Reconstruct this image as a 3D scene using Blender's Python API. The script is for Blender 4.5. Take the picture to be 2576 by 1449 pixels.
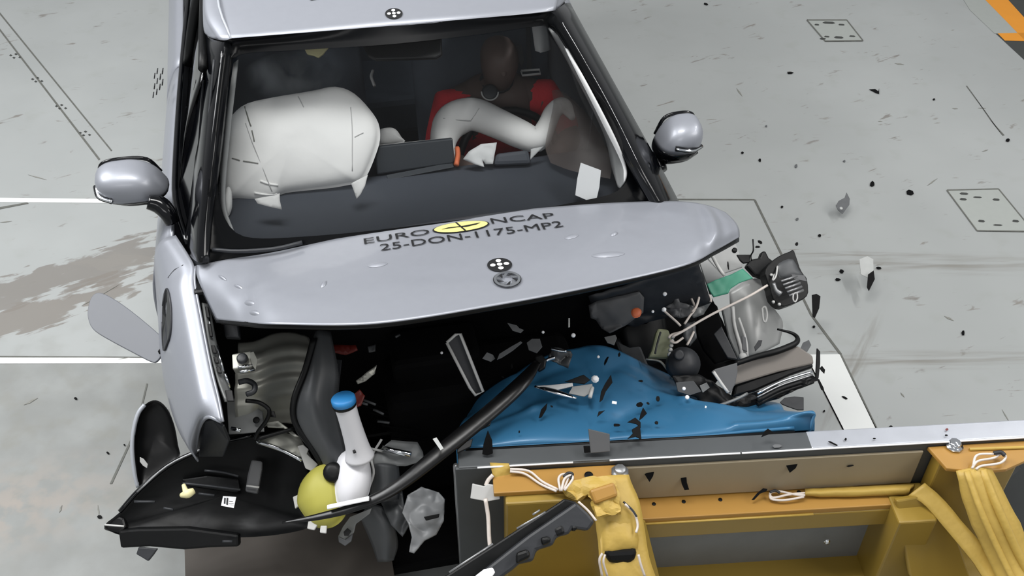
import bpy, bmesh, math, random
from mathutils import Vector, noise, Matrix
from mathutils.bvhtree import BVHTree

for o in list(bpy.data.objects):
    bpy.data.objects.remove(o)
SC = bpy.context.scene
COL = SC.collection
V3 = Vector
random.seed(7)

# ------------------------------------------------------------------ camera
IW, IH, FPX, PITCH, CAMH = 2576, 1449, 2600.0, math.radians(42), 2.95
cam_d = bpy.data.cameras.new('camera')
cam_d.sensor_width = 36.0
cam_d.lens = FPX / IW * 36.0
cam_d.clip_start = 0.05
cam = bpy.data.objects.new('camera', cam_d)
COL.objects.link(cam)
cam.location = (0, 0, CAMH)
cam.rotation_euler = (math.pi / 2 - PITCH, 0, 0)
SC.camera = cam

# ------------------------------------------------------------------ light, exposure
SC.view_settings.view_transform = 'Standard'
SC.view_settings.look = 'None'
SC.view_settings.gamma = 1
SC.view_settings.use_curve_mapping = False
SC.view_settings.exposure = -0.08
wd = bpy.data.worlds.new('hall'); SC.world = wd
wd.use_nodes = True
wd.node_tree.nodes['Background'].inputs[0].default_value = (0.86, 0.88, 0.90, 1)
wd.node_tree.nodes['Background'].inputs[1].default_value = 0.42


def area(name, loc, target, sx, sy, power, col=(1, 1, 1)):
    l = bpy.data.lights.new(name, 'AREA')
    l.shape = 'RECTANGLE'; l.size = sx; l.size_y = sy; l.energy = power; l.color = col
    o = bpy.data.objects.new(name, l); COL.objects.link(o)
    o.location = loc
    o.rotation_euler = (V3(target) - V3(loc)).to_track_quat('-Z', 'Y').to_euler()
    return o


area('area_light_bank', (-0.7, 2.1, 5.8), (-0.6, 2.7, 0), 3.0, 1.2, 195, (1, 0.99, 0.97))
area('area_light_bank', (-4.2, 3.0, 4.8), (-0.8, 3.2, 0.6), 2.6, 2.2, 225, (0.98, 0.99, 1))
area('area_light_bank', (4.4, 0.6, 4.6), (0.2, 2.4, 0.8), 2.2, 2.0, 95, (1, 0.98, 0.95))
area('area_light_bank', (-0.8, -3.4, 4.6), (-0.3, 2.4, 0.9), 3.0, 1.2, 40, (1, 0.99, 0.98))  # front bank added to brighten the airbag
for i in range(6):
    area('lamp_row_unit', (3.4, 2.2 + i * 0.42, 4.6), (0.3, 2.6, 0.8), 0.16, 0.16, 12)
for i in range(4):
    area('lamp_row_unit', (-3.4, 2.6 + i * 0.5, 4.2), (-0.5, 2.6, 0.8), 0.16, 0.16, 10)

# ------------------------------------------------------------------ projection helpers (pixel of the 2576x1449 frame -> place)
CAM = V3((0, 0, CAMH))
_c, _s = math.cos(PITCH), math.sin(PITCH)


def ray(x, y):
    dx = (x - IW / 2) / FPX; dy = (y - IH / 2) / FPX
    return V3((dx, _c - dy * _s, -_s - dy * _c))


def K(x, y, z):
    d = ray(x, y)
    return CAM + d * ((z - CAMH) / d.z)


def KP(x, y, p0, n):
    d = ray(x, y)
    return CAM + d * ((p0 - CAM).dot(n) / d.dot(n))


def ppm(x, y, z):
    p = K(x, y, z)
    return FPX / (p - CAM).dot(V3((0, _c, -_s)))


CYAW = math.radians(11.45)
CLAT = V3((math.cos(CYAW), math.sin(CYAW), 0)); CLON = V3((-math.sin(CYAW), math.cos(CYAW), 0))
CM = V3((-0.255, 2.394, 0))


def C(u, v, z):
    return CM + CLAT * u + CLON * v + V3((0, 0, z))


_t0 = K(1145, 1179, 0.72); _t1 = K(2576, 1100, 0.72)
TLAT = (_t1 - _t0); TLAT.z = 0; TLAT.normalize(); TBK = V3((TLAT.y, -TLAT.x, 0))   # TBK points to the camera side
TO = V3((_t0.x, _t0.y, 0))


def T(s, d, z):
    return TO + TLAT * s + TBK * d + V3((0, 0, z))


# ------------------------------------------------------------------ materials
def lin(c):
    c = c / 255.0
    return c / 12.92 if c <= 0.04045 else ((c + 0.055) / 1.055) ** 2.4


def rgb(c):
    return (lin(c[0]), lin(c[1]), lin(c[2]), 1)


MATS = {}


def mat(name, col, rough=0.5, metal=0.0, var=0.08, scale=12, coat=0.0, spec=0.5, bump=0.0, trans=0.0, alpha=1.0, bscale=None, rvar=0.0):
    m = bpy.data.materials.new(name); m.use_nodes = True
    nt = m.node_tree; b = nt.nodes['Principled BSDF']
    b.inputs['Roughness'].default_value = rough
    b.inputs['Metallic'].default_value = metal
    b.inputs['Coat Weight'].default_value = coat
    b.inputs['Coat Roughness'].default_value = 0.06
    b.inputs['Specular IOR Level'].default_value = spec
    b.inputs['Transmission Weight'].default_value = trans
    b.inputs['Alpha'].default_value = alpha
    tc = nt.nodes.new('ShaderNodeTexCoord')
    nz = nt.nodes.new('ShaderNodeTexNoise'); nz.inputs['Scale'].default_value = scale; nz.inputs['Detail'].default_value = 5
    nt.links.new(tc.outputs['Object'], nz.inputs['Vector'])
    mx = nt.nodes.new('ShaderNodeMix'); mx.data_type = 'RGBA'
    c = rgb(col)
    mx.inputs[6].default_value = tuple(max(0, v * (1 - var)) for v in c[:3]) + (1,)
    mx.inputs[7].default_value = tuple(min(1, v * (1 + var)) for v in c[:3]) + (1,)
    nt.links.new(nz.outputs['Fac'], mx.inputs[0])
    nt.links.new(mx.outputs[2], b.inputs['Base Color'])
    if rvar:
        mr = nt.nodes.new('ShaderNodeMapRange')
        mr.inputs[3].default_value = max(0, rough - rvar); mr.inputs[4].default_value = rough + rvar
        nt.links.new(nz.outputs['Fac'], mr.inputs[0]); nt.links.new(mr.outputs[0], b.inputs['Roughness'])
    if bump:
        n2 = nt.nodes.new('ShaderNodeTexNoise'); n2.inputs['Scale'].default_value = bscale or scale * 3
        nt.links.new(tc.outputs['Object'], n2.inputs['Vector'])
        bp = nt.nodes.new('ShaderNodeBump'); bp.inputs['Strength'].default_value = bump; bp.inputs['Distance'].default_value = 0.01
        nt.links.new(n2.outputs['Fac'], bp.inputs['Height']); nt.links.new(bp.outputs[0], b.inputs['Normal'])
    MATS[name] = m
    return m


mat('silver', (150, 153, 161), 0.42, 0.35, 0.03, 40, coat=0.25)
mat('flap_grey', (92, 95, 101), 0.5, 0, 0.04, 20)  # grey set darker than the body silver
mat('silver_flat', (176, 180, 187), 0.42, 0.2, 0.03, 20)
mat('gloss_black', (8, 9, 12), 0.10, 0, 0.1, 10, spec=0.45)
mat('frit', (5, 6, 8), 0.25, 0, 0.1, 10, spec=0.18)
mat('plate_yellow_bounce', (158, 146, 122), 0.5, 0.1, 0.12, 5, bump=0.05)  # yellow bounce light put into the web's colour
mat('grey_brown', (116, 110, 104), 0.5, 0, 0.08, 10)
mat('skin_grey', (140, 142, 144), 0.45, 0.1, 0.08, 10, bump=0.05)
mat('black', (11, 12, 13), 0.45, 0, 0.25, 20, bump=0.04, spec=0.25)
mat('black_shiny', (13, 13, 14), 0.32, 0, 0.2, 18, bump=0.06, bscale=25, spec=0.4)
mat('dark', (38, 40, 44), 0.5, 0, 0.2, 15, bump=0.08)
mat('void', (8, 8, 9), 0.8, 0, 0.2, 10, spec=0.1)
mat('dash', (66, 70, 78), 0.62, 0, 0.06, 25, bump=0.05, bscale=300)
mat('screen', (48, 52, 57), 0.35, 0, 0.05, 6)
mat('seat', (84, 92, 102), 0.75, 0, 0.1, 20, bump=0.1, bscale=180)
mat('trim_light', (205, 206, 206), 0.6, 0, 0.03, 12)
mat('airbag', (246, 245, 243), 0.85, 0, 0.02, 8, bump=0.12, bscale=26)
mat('print_grey', (196, 195, 195), 0.8, 0, 0.05)
mat('red_cloth', (226, 58, 66), 0.85, 0, 0.12, 18, bump=0.2, bscale=120)
mat('dummy_skin', (98, 82, 76), 0.6, 0, 0.08, 15)
mat('white', (245, 246, 248), 0.6, 0, 0.01)
mat('ink', (14, 15, 18), 0.6, 0, 0.05)
mat('logo_yellow', (236, 226, 130), 0.5, 0, 0.02)
mat('chrome', (225, 228, 232), 0.12, 1.0, 0.04, 30)
mat('steel', (150, 151, 152), 0.38, 0.7, 0.15, 20, bump=0.08)
mat('galv', (160, 160, 152), 0.4, 0.45, 0.12, 14, bump=0.08, bscale=20)
mat('primer', (120, 122, 122), 0.4, 0.2, 0.12, 14, bump=0.1, bscale=20)
mat('primer_dark', (74, 76, 78), 0.45, 0.15, 0.15, 12, bump=0.1, bscale=20)
mat('grey_plastic', (84, 85, 87), 0.5, 0, 0.1, 16)
mat('light_plastic', (190, 190, 188), 0.5, 0, 0.05, 16)
mat('green', (62, 142, 116), 0.5, 0, 0.08, 10)
mat('orange', (214, 112, 72), 0.5, 0, 0.15, 30)
mat('red_dark', (104, 26, 18), 0.5, 0, 0.2, 12)
mat('olive', (128, 132, 104), 0.5, 0, 0.1, 18)
mat('reservoir_white', (214, 214, 218), 0.45, 0, 0.04, 8, spec=0.4)
mat('fluid_yellow', (170, 165, 76), 0.5, 0, 0.06, 6, spec=0.35)
mat('cap_blue', (52, 138, 205), 0.4, 0, 0.04, 10)
mat('clip_cream', (236, 228, 176), 0.55, 0, 0.05, 30)
mat('wire_white', (214, 204, 196), 0.6, 0, 0.1, 60)
mat('barrier_blue', (50, 107, 145), 0.42, 0.1, 0.05, 6, coat=0.15, bump=0.10, bscale=7)
mat('aluminium', (176, 179, 186), 0.35, 0.45, 0.10, 10, rvar=0.1, bump=0.04)
mat('plate_steel', (80, 83, 85), 0.5, 0.3, 0.12, 7, bump=0.05)
mat('yellow_paint', (148, 122, 50), 0.42, 0, 0.08, 5, coat=0.1, bump=0.04)
mat('yellow_tape', (186, 156, 76), 0.5, 0, 0.08, 9, bump=0.2, bscale=40)
mat('orange_paint', (166, 124, 56), 0.45, 0, 0.08, 6)
mat('tape_orange', (224, 146, 40), 0.6, 0, 0.06, 10)
mat('floor_white', (222, 224, 222), 0.55, 0, 0.03, 9)
mat('floor_dark', (60, 62, 60), 0.7, 0, 0.2, 9)
mat('floor_joint', (98, 99, 94), 0.7, 0, 0.35, 30)
mat('floor_plate', (160, 164, 160), 0.5, 0, 0.05, 30)
mat('grime', (128, 128, 122), 0.8, 0, 0.3, 60)
mat('floor_shade', (92, 86, 80), 0.7, 0, 0.15, 4)  # shade under the car nose put into a brown grey
mat('shard_black', (8, 8, 9), 0.55, 0, 0.3, 40, spec=0.12)
mat('shard_grey', (92, 94, 96), 0.5, 0, 0.2, 40)
mat('shard_light', (180, 182, 180), 0.45, 0, 0.1, 40)
mat('clear_grey', (160, 161, 160), 0.35, 0.1, 0.06, 10)


def glass_mat(name, tint, refl):
    m = bpy.data.materials.new(name); m.use_nodes = True
    nt = m.node_tree; nt.nodes.remove(nt.nodes['Principled BSDF'])
    out = nt.nodes['Material Output']
    t = nt.nodes.new('ShaderNodeBsdfTransparent'); t.inputs[0].default_value = tint
    g = nt.nodes.new('ShaderNodeBsdfGlossy'); g.inputs['Roughness'].default_value = 0.02
    f = nt.nodes.new('ShaderNodeFresnel'); f.inputs[0].default_value = refl
    mx = nt.nodes.new('ShaderNodeMixShader')
    nt.links.new(f.outputs[0], mx.inputs[0]); nt.links.new(t.outputs[0], mx.inputs[1]); nt.links.new(g.outputs[0], mx.inputs[2])
    nt.links.new(mx.outputs[0], out.inputs[0])
    MATS[name] = m


glass_mat('glass', (0.95, 0.965, 0.97, 1), 1.4)
glass_mat('glass_dark', (0.16, 0.17, 0.18, 1), 1.5)
def film_mat():
    m = bpy.data.materials.new('smoked_film'); m.use_nodes = True; nt = m.node_tree
    b = nt.nodes['Principled BSDF']; b.inputs['Base Color'].default_value = rgb((112, 102, 98)); b.inputs['Roughness'].default_value = 0.45
    t = nt.nodes.new('ShaderNodeBsdfTransparent'); mx = nt.nodes.new('ShaderNodeMixShader')
    n = nt.nodes.new('ShaderNodeTexNoise'); n.inputs['Scale'].default_value = 3
    r = nt.nodes.new('ShaderNodeMapRange'); r.inputs[1].default_value = 0.3; r.inputs[2].default_value = 0.7; r.inputs[3].default_value = 0.45; r.inputs[4].default_value = 0.6
    nt.links.new(n.outputs['Fac'], r.inputs[0]); nt.links.new(r.outputs[0], mx.inputs[0])
    nt.links.new(t.outputs[0], mx.inputs[1]); nt.links.new(b.outputs[0], mx.inputs[2]); nt.links.new(mx.outputs[0], nt.nodes['Material Output'].inputs[0])
    MATS['smoked_film'] = m


film_mat()


def floor_material():
    m = bpy.data.materials.new('floor_epoxy'); m.use_nodes = True
    nt = m.node_tree; b = nt.nodes['Principled BSDF']; N = nt.nodes.new; L = nt.links.new
    geo = N('ShaderNodeNewGeometry')

    def nz(scale, detail, vec=None, dist=0.0):
        n = N('ShaderNodeTexNoise'); n.inputs['Scale'].default_value = scale; n.inputs['Detail'].default_value = detail
        n.inputs['Distortion'].default_value = dist
        L(vec or geo.outputs['Position'], n.inputs['Vector']); return n.outputs['Fac']

    def ramp(src, a, c, lo=0.0, hi=1.0):
        r = N('ShaderNodeMapRange'); r.interpolation_type = 'SMOOTHSTEP'
        r.inputs[1].default_value = a; r.inputs[2].default_value = c; r.inputs[3].default_value = lo; r.inputs[4].default_value = hi
        L(src, r.inputs[0]); return r.outputs[0]

    def math2(op, a, c):
        n = N('ShaderNodeMath'); n.operation = op
        for i, v in ((0, a), (1, c)):
            if isinstance(v, (int, float)): n.inputs[i].default_value = v
            else: L(v, n.inputs[i])
        return n.outputs[0]

    def mixc(fac, a, c):
        n = N('ShaderNodeMix'); n.data_type = 'RGBA'; L(fac, n.inputs[0])
        for i, v in ((6, a), (7, c)):
            if isinstance(v, tuple): n.inputs[i].default_value = v
            else: L(v, n.inputs[i])
        return n.outputs[2]

    def local(px, py, deg, sx, sy):
        p = K(px, py, 0)
        s = N('ShaderNodeMapping'); s.vector_type = 'TEXTURE'
        s.inputs['Location'].default_value = p; s.inputs['Rotation'].default_value = (0, 0, math.radians(deg)); s.inputs['Scale'].default_value = (sx, sy, 1)
        L(geo.outputs['Position'], s.inputs['Vector']); return s.outputs[0]

    def blob(vec):
        g = N('ShaderNodeTexGradient'); g.gradient_type = 'SPHERICAL'; L(vec, g.inputs[0]); return g.outputs[1]

    base = mixc(ramp(nz(1.1, 4), 0.35, 0.7), rgb((158, 161, 160)), rgb((165, 168, 167)))
    base = mixc(ramp(nz(7, 6), 0.55, 0.75, 0, 0.35), base, rgb((150, 153, 148)))
    # worn streak left of the car
    for (px, py, deg, sx, sy, col, th) in ((170, 690, 27, 0.95, 0.20, (122, 118, 113), 0.44), (60, 800, 30, 0.8, 0.16, (124, 119, 113), 0.46), (330, 655, 5, 0.45, 0.07, (132, 129, 124), 0.48)):
        v = local(px, py, deg, sx, sy)
        g = blob(v)
        n1 = math2('ADD', math2('MULTIPLY', nz(4.5, 10, v, 0.8), 0.55), math2('MULTIPLY', nz(6.0, 9), 0.45))
        f = math2('MULTIPLY', ramp(math2('ADD', g, math2('MULTIPLY', math2('SUBTRACT', n1, 0.5), 3.0)), 0.36, 0.52), 0.85)
        base = mixc(f, base, rgb(col))
    # tyre marks on the right
    for (px, py, deg, sx, sy) in ((2380, 665, 1, 1.1, 0.09), (2300, 905, 2, 1.2, 0.07), (2140, 940, 60, 0.5, 0.05), (2150, 640, 0, 0.5, 0.03)):
        v = local(px, py, deg, sx, sy)
        f = math2('MULTIPLY', blob(v), ramp(nz(2.5, 7, v), 0.35, 0.7))
        base = mixc(math2('MULTIPLY', f, 0.9), base, rgb((126, 123, 116)))
    # rougher, dirtier concrete beyond the white line on the near left
    sp_ = N('ShaderNodeSeparateXYZ'); L(geo.outputs['Position'], sp_.inputs[0])
    yy = K(0, 905, 0).y
    fy = ramp(sp_.outputs[1], yy + 0.012, yy - 0.012)
    fx = ramp(sp_.outputs[0], -0.6, -0.9)
    base = mixc(math2('MULTIPLY', math2('MULTIPLY', fy, fx), ramp(nz(6, 8), 0.25, 0.7, 0.55, 1.0)), base, rgb((134, 136, 134)))
    # grime towards the lower left
    v = local(120, 1130, 0, 1.5, 0.8)
    f = math2('MULTIPLY', blob(v), ramp(nz(9, 9), 0.45, 0.7))
    base = mixc(math2('MULTIPLY', f, 0.75), base, rgb((132, 132, 126)))
    v = local(30, 1280, 20, 0.5, 0.25)
    f = math2('MULTIPLY', blob(v), ramp(nz(14, 9), 0.4, 0.6))
    base = mixc(f, base, rgb((154, 147, 140)))
    sp = ramp(nz(55, 3), 0.72, 0.78, 0, 0.3)
    base = mixc(sp, base, rgb((120, 121, 116)))
    L(base, b.inputs['Base Color'])
    L(ramp(nz(5, 5), 0.3, 0.7, 0.42, 0.6), b.inputs['Roughness'])
    b.inputs['Specular IOR Level'].default_value = 0.35
    bm_ = N('ShaderNodeBump'); bm_.inputs['Strength'].default_value = 0.05; L(nz(30, 4), bm_.inputs['Height']); L(bm_.outputs[0], b.inputs['Normal'])
    MATS['floor_epoxy'] = m


floor_material()

# ------------------------------------------------------------------ mesh helpers
WL = {}


def tag(o, label, cat, group=None, kind=None):
    o['label'] = label
    if cat: o['category'] = cat
    if group: o['group'] = group
    if kind: o['kind'] = kind
    return o


def thing(name, label, cat, loc, group=None):
    o = bpy.data.objects.new(name, None); COL.objects.link(o)
    o.location = loc; o.empty_display_size = 0.05
    WL[o] = V3(loc)
    return tag(o, label, cat, group)


def mk(name, V, F, m, par=None, smooth=False, thick=0.0, bevel=0.0, sub=0, off=0.0, rim=True, label=None):
    V = [V3(v) for v in V]
    lo = V3((min(v.x for v in V), min(v.y for v in V), min(v.z for v in V)))
    hi = V3((max(v.x for v in V), max(v.y for v in V), max(v.z for v in V)))
    c = (lo + hi) / 2
    me = bpy.data.meshes.new(name)
    me.from_pydata([v - c for v in V], [], F)
    me.validate()
    bm = bmesh.new(); bm.from_mesh(me); bmesh.ops.recalc_face_normals(bm, faces=bm.faces); bm.to_mesh(me); bm.free()
    me.materials.append(MATS[m])
    if smooth:
        for p in me.polygons: p.use_smooth = True
    o = bpy.data.objects.new(name, me); COL.objects.link(o)
    WL[o] = c
    if par is not None:
        o.parent = par; o.location = c - WL[par]
    else:
        o.location = c
    if thick:
        md = o.modifiers.new('thickness', 'SOLIDIFY'); md.thickness = thick; md.offset = off
    if bevel:
        md = o.modifiers.new('edge', 'BEVEL'); md.width = bevel; md.segments = 2; md.limit_method = 'ANGLE'; md.angle_limit = 0.6
    if sub:
        md = o.modifiers.new('smooth', 'SUBSURF'); md.levels = sub; md.render_levels = sub
    if label: o['label'] = label
    return o


def cr(p0, p1, p2, p3, t):
    return 0.5 * ((2 * p1) + (p2 - p0) * t + (2 * p0 - 5 * p1 + 4 * p2 - p3) * t * t + (3 * p1 - p0 - 3 * p2 + p3) * t * t * t)


def spline(P, n, closed=False):
    out = []
    N = len(P)
    rng = N if closed else N - 1
    for i in range(rng):
        if closed:
            q = [P[(i + k) % N] for k in (-1, 0, 1, 2)]
        else:
            q = [P[max(0, i - 1)], P[i], P[i + 1], P[min(N - 1, i + 2)]]
            if i == 0: q[0] = 2 * P[0] - P[1]
            if i == N - 2: q[3] = 2 * P[-1] - P[-2]
        for k in range(n):
            out.append(cr(*q, k / n))
    if not closed: out.append(P[-1])
    return out


def grid_from(rows, nu, nv):
    r1 = [spline([V3(p) for p in r], nu) for r in rows]
    cols = list(zip(*r1))
    c1 = [spline(list(c), nv) for c in cols]
    return [list(r) for r in zip(*c1)]     # rows of refined points


def grid_faces(nr, nc):
    return [(i * nc + j, i * nc + j + 1, (i + 1) * nc + j + 1, (i + 1) * nc + j) for i in range(nr - 1) for j in range(nc - 1)]


def loft(name, rows, m, par=None, nu=6, nv=6, thick=0.004, amp=0.0, fs=6.0, off=0.0, seed=0, bvh=False, label=None, bevel=0.0):
    G = grid_from(rows, nu, nv)
    nr, nc = len(G), len(G[0])
    V = [p for r in G for p in r]
    if amp:
        V = [p + noise.noise_vector(p * fs + V3((seed, 0, 0))) * amp for p in V]
    F = grid_faces(nr, nc)
    o = mk(name, V, F, m, par, True, thick, bevel, 0, off, label=label)
    if bvh:
        return o, BVHTree.FromPolygons(V, F), V, F
    return o


def px(pts):
    return [K(*p) for p in pts]


def poly_on(pts, z, n):
    """pixel outline -> world points on a plane through height z at its centroid; 3-tuples carry their own height"""
    if len(pts[0]) == 3:
        return [K(*p) for p in pts]
    cx = sum(p[0] for p in pts) / len(pts); cy = sum(p[1] for p in pts) / len(pts)
    p0 = K(cx, cy, z); n = V3(n).normalized()
    return [KP(p[0], p[1], p0, n) for p in pts]


def slab(name, pts, m, par=None, z=0.5, n=(0, -0.35, 0.94), th=0.005, bevel=None, rnd=0, label=None):
    P = poly_on(pts, z, n)
    if rnd: P = spline(P, rnd, True)
    return prism(name, P, m, par, th, bevel, label)


def prism(name, P, m, par=None, th=0.005, bevel=None, label=None):
    N = len(P)
    nn = V3((0, 0, 0)); c = sum(P, V3((0, 0, 0))) / N
    for i in range(N): nn += (P[i] - c).cross(P[(i + 1) % N] - c)
    nn.normalize()
    if nn.dot(CAM - c) < 0: nn = -nn
    V = list(P) + [p - nn * th for p in P]
    F = [tuple(range(N)), tuple(range(2 * N - 1, N - 1, -1))] + [(i, (i + 1) % N, N + (i + 1) % N, N + i) for i in range(N)]
    return mk(name, V, F, m, par, False, 0, th * 0.25 if bevel is None else bevel, label=label)


def crumple(name, pts, m, par=None, z=0.5, n=(0, -0.35, 0.94), th=0.003, amp=0.012, fs=14, cuts=3, seed=1, label=None, smooth=True):
    """a bent sheet: outline on a plane, subdivided, creased by noise"""
    P = poly_on(pts, z, n)
    bm = bmesh.new()
    vs = [bm.verts.new(p) for p in P]
    f = bm.faces.new(vs)
    bmesh.ops.triangulate(bm, faces=[f])
    for _ in range(cuts):
        L = max((e.calc_length() for e in bm.edges), default=0)
        es = [e for e in bm.edges if e.calc_length() > L * 0.45]
        bmesh.ops.subdivide_edges(bm, edges=es, cuts=1)
        bmesh.ops.triangulate(bm, faces=bm.faces)
    bm.verts.ensure_lookup_table()
    for v in bm.verts:
        q = v.co * fs + V3((seed * 3.1, seed, 0))
        d = abs(noise.noise(q)) * 1.6 - 0.5 + 0.4 * noise.noise(q * 2.3)
        nn = V3(n).normalized()
        v.co = v.co + nn * d * amp * 2
    bm.verts.index_update()
    V = [v.co.copy() for v in bm.verts]; F = [tuple(v.index for v in fc.verts) for fc in bm.faces]
    bm.free()
    return mk(name, V, F, m, par, smooth, th, label=label)


def inflate(name, pts, m, par=None, z=0.5, n=(0, -0.6, 0.8), front=0.06, back=0.02, rings=9, rnd=3, amp=0.0, fs=9, pw=0.5, label=None, center=None):
    P = poly_on(pts, z, n)
    if rnd: P = spline(P, rnd, True)
    N = len(P); c = sum(P, V3((0, 0, 0))) / N
    if center: c = KP(center[0], center[1], c, V3(n).normalized())
    nn = V3(n).normalized()
    V = []; F = []
    for side, h in ((1, front), (-1, back)):
        for k in range(rings):
            r = 1 - (k / rings) ** 1.3
            hh = (1 - r ** 2.2) ** pw * h
            for p in P:
                q = c + (p - c) * r + nn * hh * side
                if amp and k: q += nn * noise.noise(q * fs) * amp * min(1, k / 3)
                V.append(q)
        V.append(c + nn * h * side)
    base2 = rings * N + 1
    for b in (0, base2):
        for k in range(rings - 1):
            for i in range(N):
                F.append((b + k * N + i, b + k * N + (i + 1) % N, b + (k + 1) * N + (i + 1) % N, b + (k + 1) * N + i))
        for i in range(N):
            F.append((b + (rings - 1) * N + i, b + (rings - 1) * N + (i + 1) % N, b + rings * N))
    for i in range(N):
        F.append((i, (i + 1) % N, base2 + (i + 1) % N, base2 + i))
    return mk(name, V, F, m, par, True, label=label)


def tube_geo(P, R, seg=8, flat=1.0, up=None):
    V = []; F = []
    N = len(P)
    prev = None
    for i in range(N):
        t = (P[min(N - 1, i + 1)] - P[max(0, i - 1)]).normalized()
        a = (up or V3((0, 0, 1)))
        if prev is not None and up is None: a = prev
        s = t.cross(a)
        if s.length < 1e-4: s = t.cross(V3((1, 0.3, 0)))
        s.normalize(); b = s.cross(t).normalized(); prev = b
        for k in range(seg):
            an = 2 * math.pi * k / seg
            V.append(P[i] + s * math.cos(an) * R[i] + b * math.sin(an) * R[i] * flat)
    for i in range(N - 1):
        for k in range(seg):
            F.append((i * seg + k, i * seg + (k + 1) % seg, (i + 1) * seg + (k + 1) % seg, (i + 1) * seg + k))
    F.append(tuple(range(seg - 1, -1, -1))); F.append(tuple((N - 1) * seg + k for k in range(seg)))
    return V, F


def tube(name, P, R, m, par=None, n=5, seg=8, flat=1.0, up=None, label=None, smooth=True):
    P = [V3(p) for p in P]
    if isinstance(R, (int, float)): R = [R] * len(P)
    if n > 1:
        R = [v.x for v in spline([V3((r, 0, 0)) for r in R], n)]
        P = spline(P, n)
    V, F = tube_geo(P, R, seg, flat, up)
    return mk(name, V, F, m, par, smooth, label=label)


def box(name, c, ax, ay, az, m, par=None, bevel=0.004, label=None):
    """c centre, ax/ay/az half-extent vectors"""
    c, ax, ay, az = V3(c), V3(ax), V3(ay), V3(az)
    V = [c + ax * i + ay * j + az * k for i in (-1, 1) for j in (-1, 1) for k in (-1, 1)]
    F = [(0, 1, 3, 2), (4, 6, 7, 5), (0, 4, 5, 1), (2, 3, 7, 6), (0, 2, 6, 4), (1, 5, 7, 3)]
    return mk(name, V, F, m, par, False, 0, bevel, label=label)


def tbox(name, s0, s1, d0, d1, z0, z1, m, par, bevel=0.004, label=None):
    return box(name, T((s0 + s1) / 2, (d0 + d1) / 2, (z0 + z1) / 2), TLAT * ((s1 - s0) / 2), TBK * ((d1 - d0) / 2), V3((0, 0, (z1 - z0) / 2)), m, par, bevel, label)


def cbox(name, u0, u1, v0, v1, z0, z1, m, par, bevel=0.01, label=None):
    return box(name, C((u0 + u1) / 2, (v0 + v1) / 2, (z0 + z1) / 2), CLAT * ((u1 - u0) / 2), CLON * ((v1 - v0) / 2), V3((0, 0, (z1 - z0) / 2)), m, par, bevel, label)


def lathe(name, base, axis, prof, m, par=None, seg=20, label=None):
    """prof: (distance along axis, radius)"""
    a = V3(axis).normalized(); s = a.cross(V3((0.3, 0.1, 1)))
    if s.length < 0.1: s = a.cross(V3((1, 0, 0)))
    s.normalize(); b = a.cross(s)
    V = []; F = []
    for (h, r) in prof:
        for k in range(seg):
            t = 2 * math.pi * k / seg
            V.append(V3(base) + a * h + (s * math.cos(t) + b * math.sin(t)) * max(r, 1e-4))
    for i in range(len(prof) - 1):
        for k in range(seg):
            F.append((i * seg + k, i * seg + (k + 1) % seg, (i + 1) * seg + (k + 1) % seg, (i + 1) * seg + k))
    F.append(tuple(range(seg))); F.append(tuple((len(prof) - 1) * seg + k for k in range(seg)))
    return mk(name, V, F, m, par, True, label=label)


def bolt(par, p, axis, r, m='steel'):
    return lathe('bolt', p, axis, [(0, r * 1.45), (r * 0.25, r * 1.45), (r * 0.25, r), (r * 0.9, r), (r * 1.05, r * 0.8)], m, par, 8)


def hit(bvh, x, y, lift=0.0):
    loc, nrm, idx, dist = bvh.ray_cast(CAM, ray(x, y).normalized())
    if loc is None: return None
    if nrm.dot(CAM - loc) < 0: nrm = -nrm
    return loc + nrm * lift


def drop(bvh, p, lift=0.0, axis=V3((0, 0, -1))):
    loc, nrm, idx, dist = bvh.ray_cast(p - axis * 0.5, axis)
    if loc is None: return None
    if nrm.dot(-axis) < 0: nrm = -nrm
    return loc + nrm * lift


def decal(name, V2, F, o, ex, ey, bvh, m, par, lift=0.0015, label=None):
    lift += 0.003
    """flat print laid on a panel: 2D shape -> plane (o, ex, ey) -> dropped onto the panel"""
    V = []
    for (x, y) in V2:
        p = o + ex * x + ey * y
        q = drop(bvh, p, lift)
        V.append(q if q is not None else p)
    return mk(name, V, F, m, par, False, label=label)


def disc2(cx, cy, rx, ry, n=24, r0=0.0):
    if r0 <= 0:
        V = [(cx + rx * math.cos(2 * math.pi * k / n), cy + ry * math.sin(2 * math.pi * k / n)) for k in range(n)]
        return V + [(cx, cy)], [(k, (k + 1) % n, n) for k in range(n)]
    V = []
    for r in (1, r0):
        V += [(cx + r * rx * math.cos(2 * math.pi * k / n), cy + r * ry * math.sin(2 * math.pi * k / n)) for k in range(n)]
    return V, [(k, (k + 1) % n, n + (k + 1) % n, n + k) for k in range(n)]


def text2(s, width, height, bold=0.0):
    cu = bpy.data.curves.new('t', 'FONT'); cu.body = s; cu.resolution_u = 3; cu.offset = bold
    ob = bpy.data.objects.new('t', cu); COL.objects.link(ob)
    bpy.context.view_layer.update()
    me = ob.evaluated_get(bpy.context.evaluated_depsgraph_get()).to_mesh()
    V = [(v.co.x, v.co.y) for v in me.vertices]; F = [tuple(p.vertices) for p in me.polygons]
    bpy.data.objects.remove(ob); bpy.data.curves.remove(cu)
    x0 = min(v[0] for v in V); x1 = max(v[0] for v in V); y0 = min(v[1] for v in V); y1 = max(v[1] for v in V)
    return [((x - x0) / (x1 - x0) * width, (y - y0) / (y1 - y0) * height) for x, y in V], F


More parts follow.
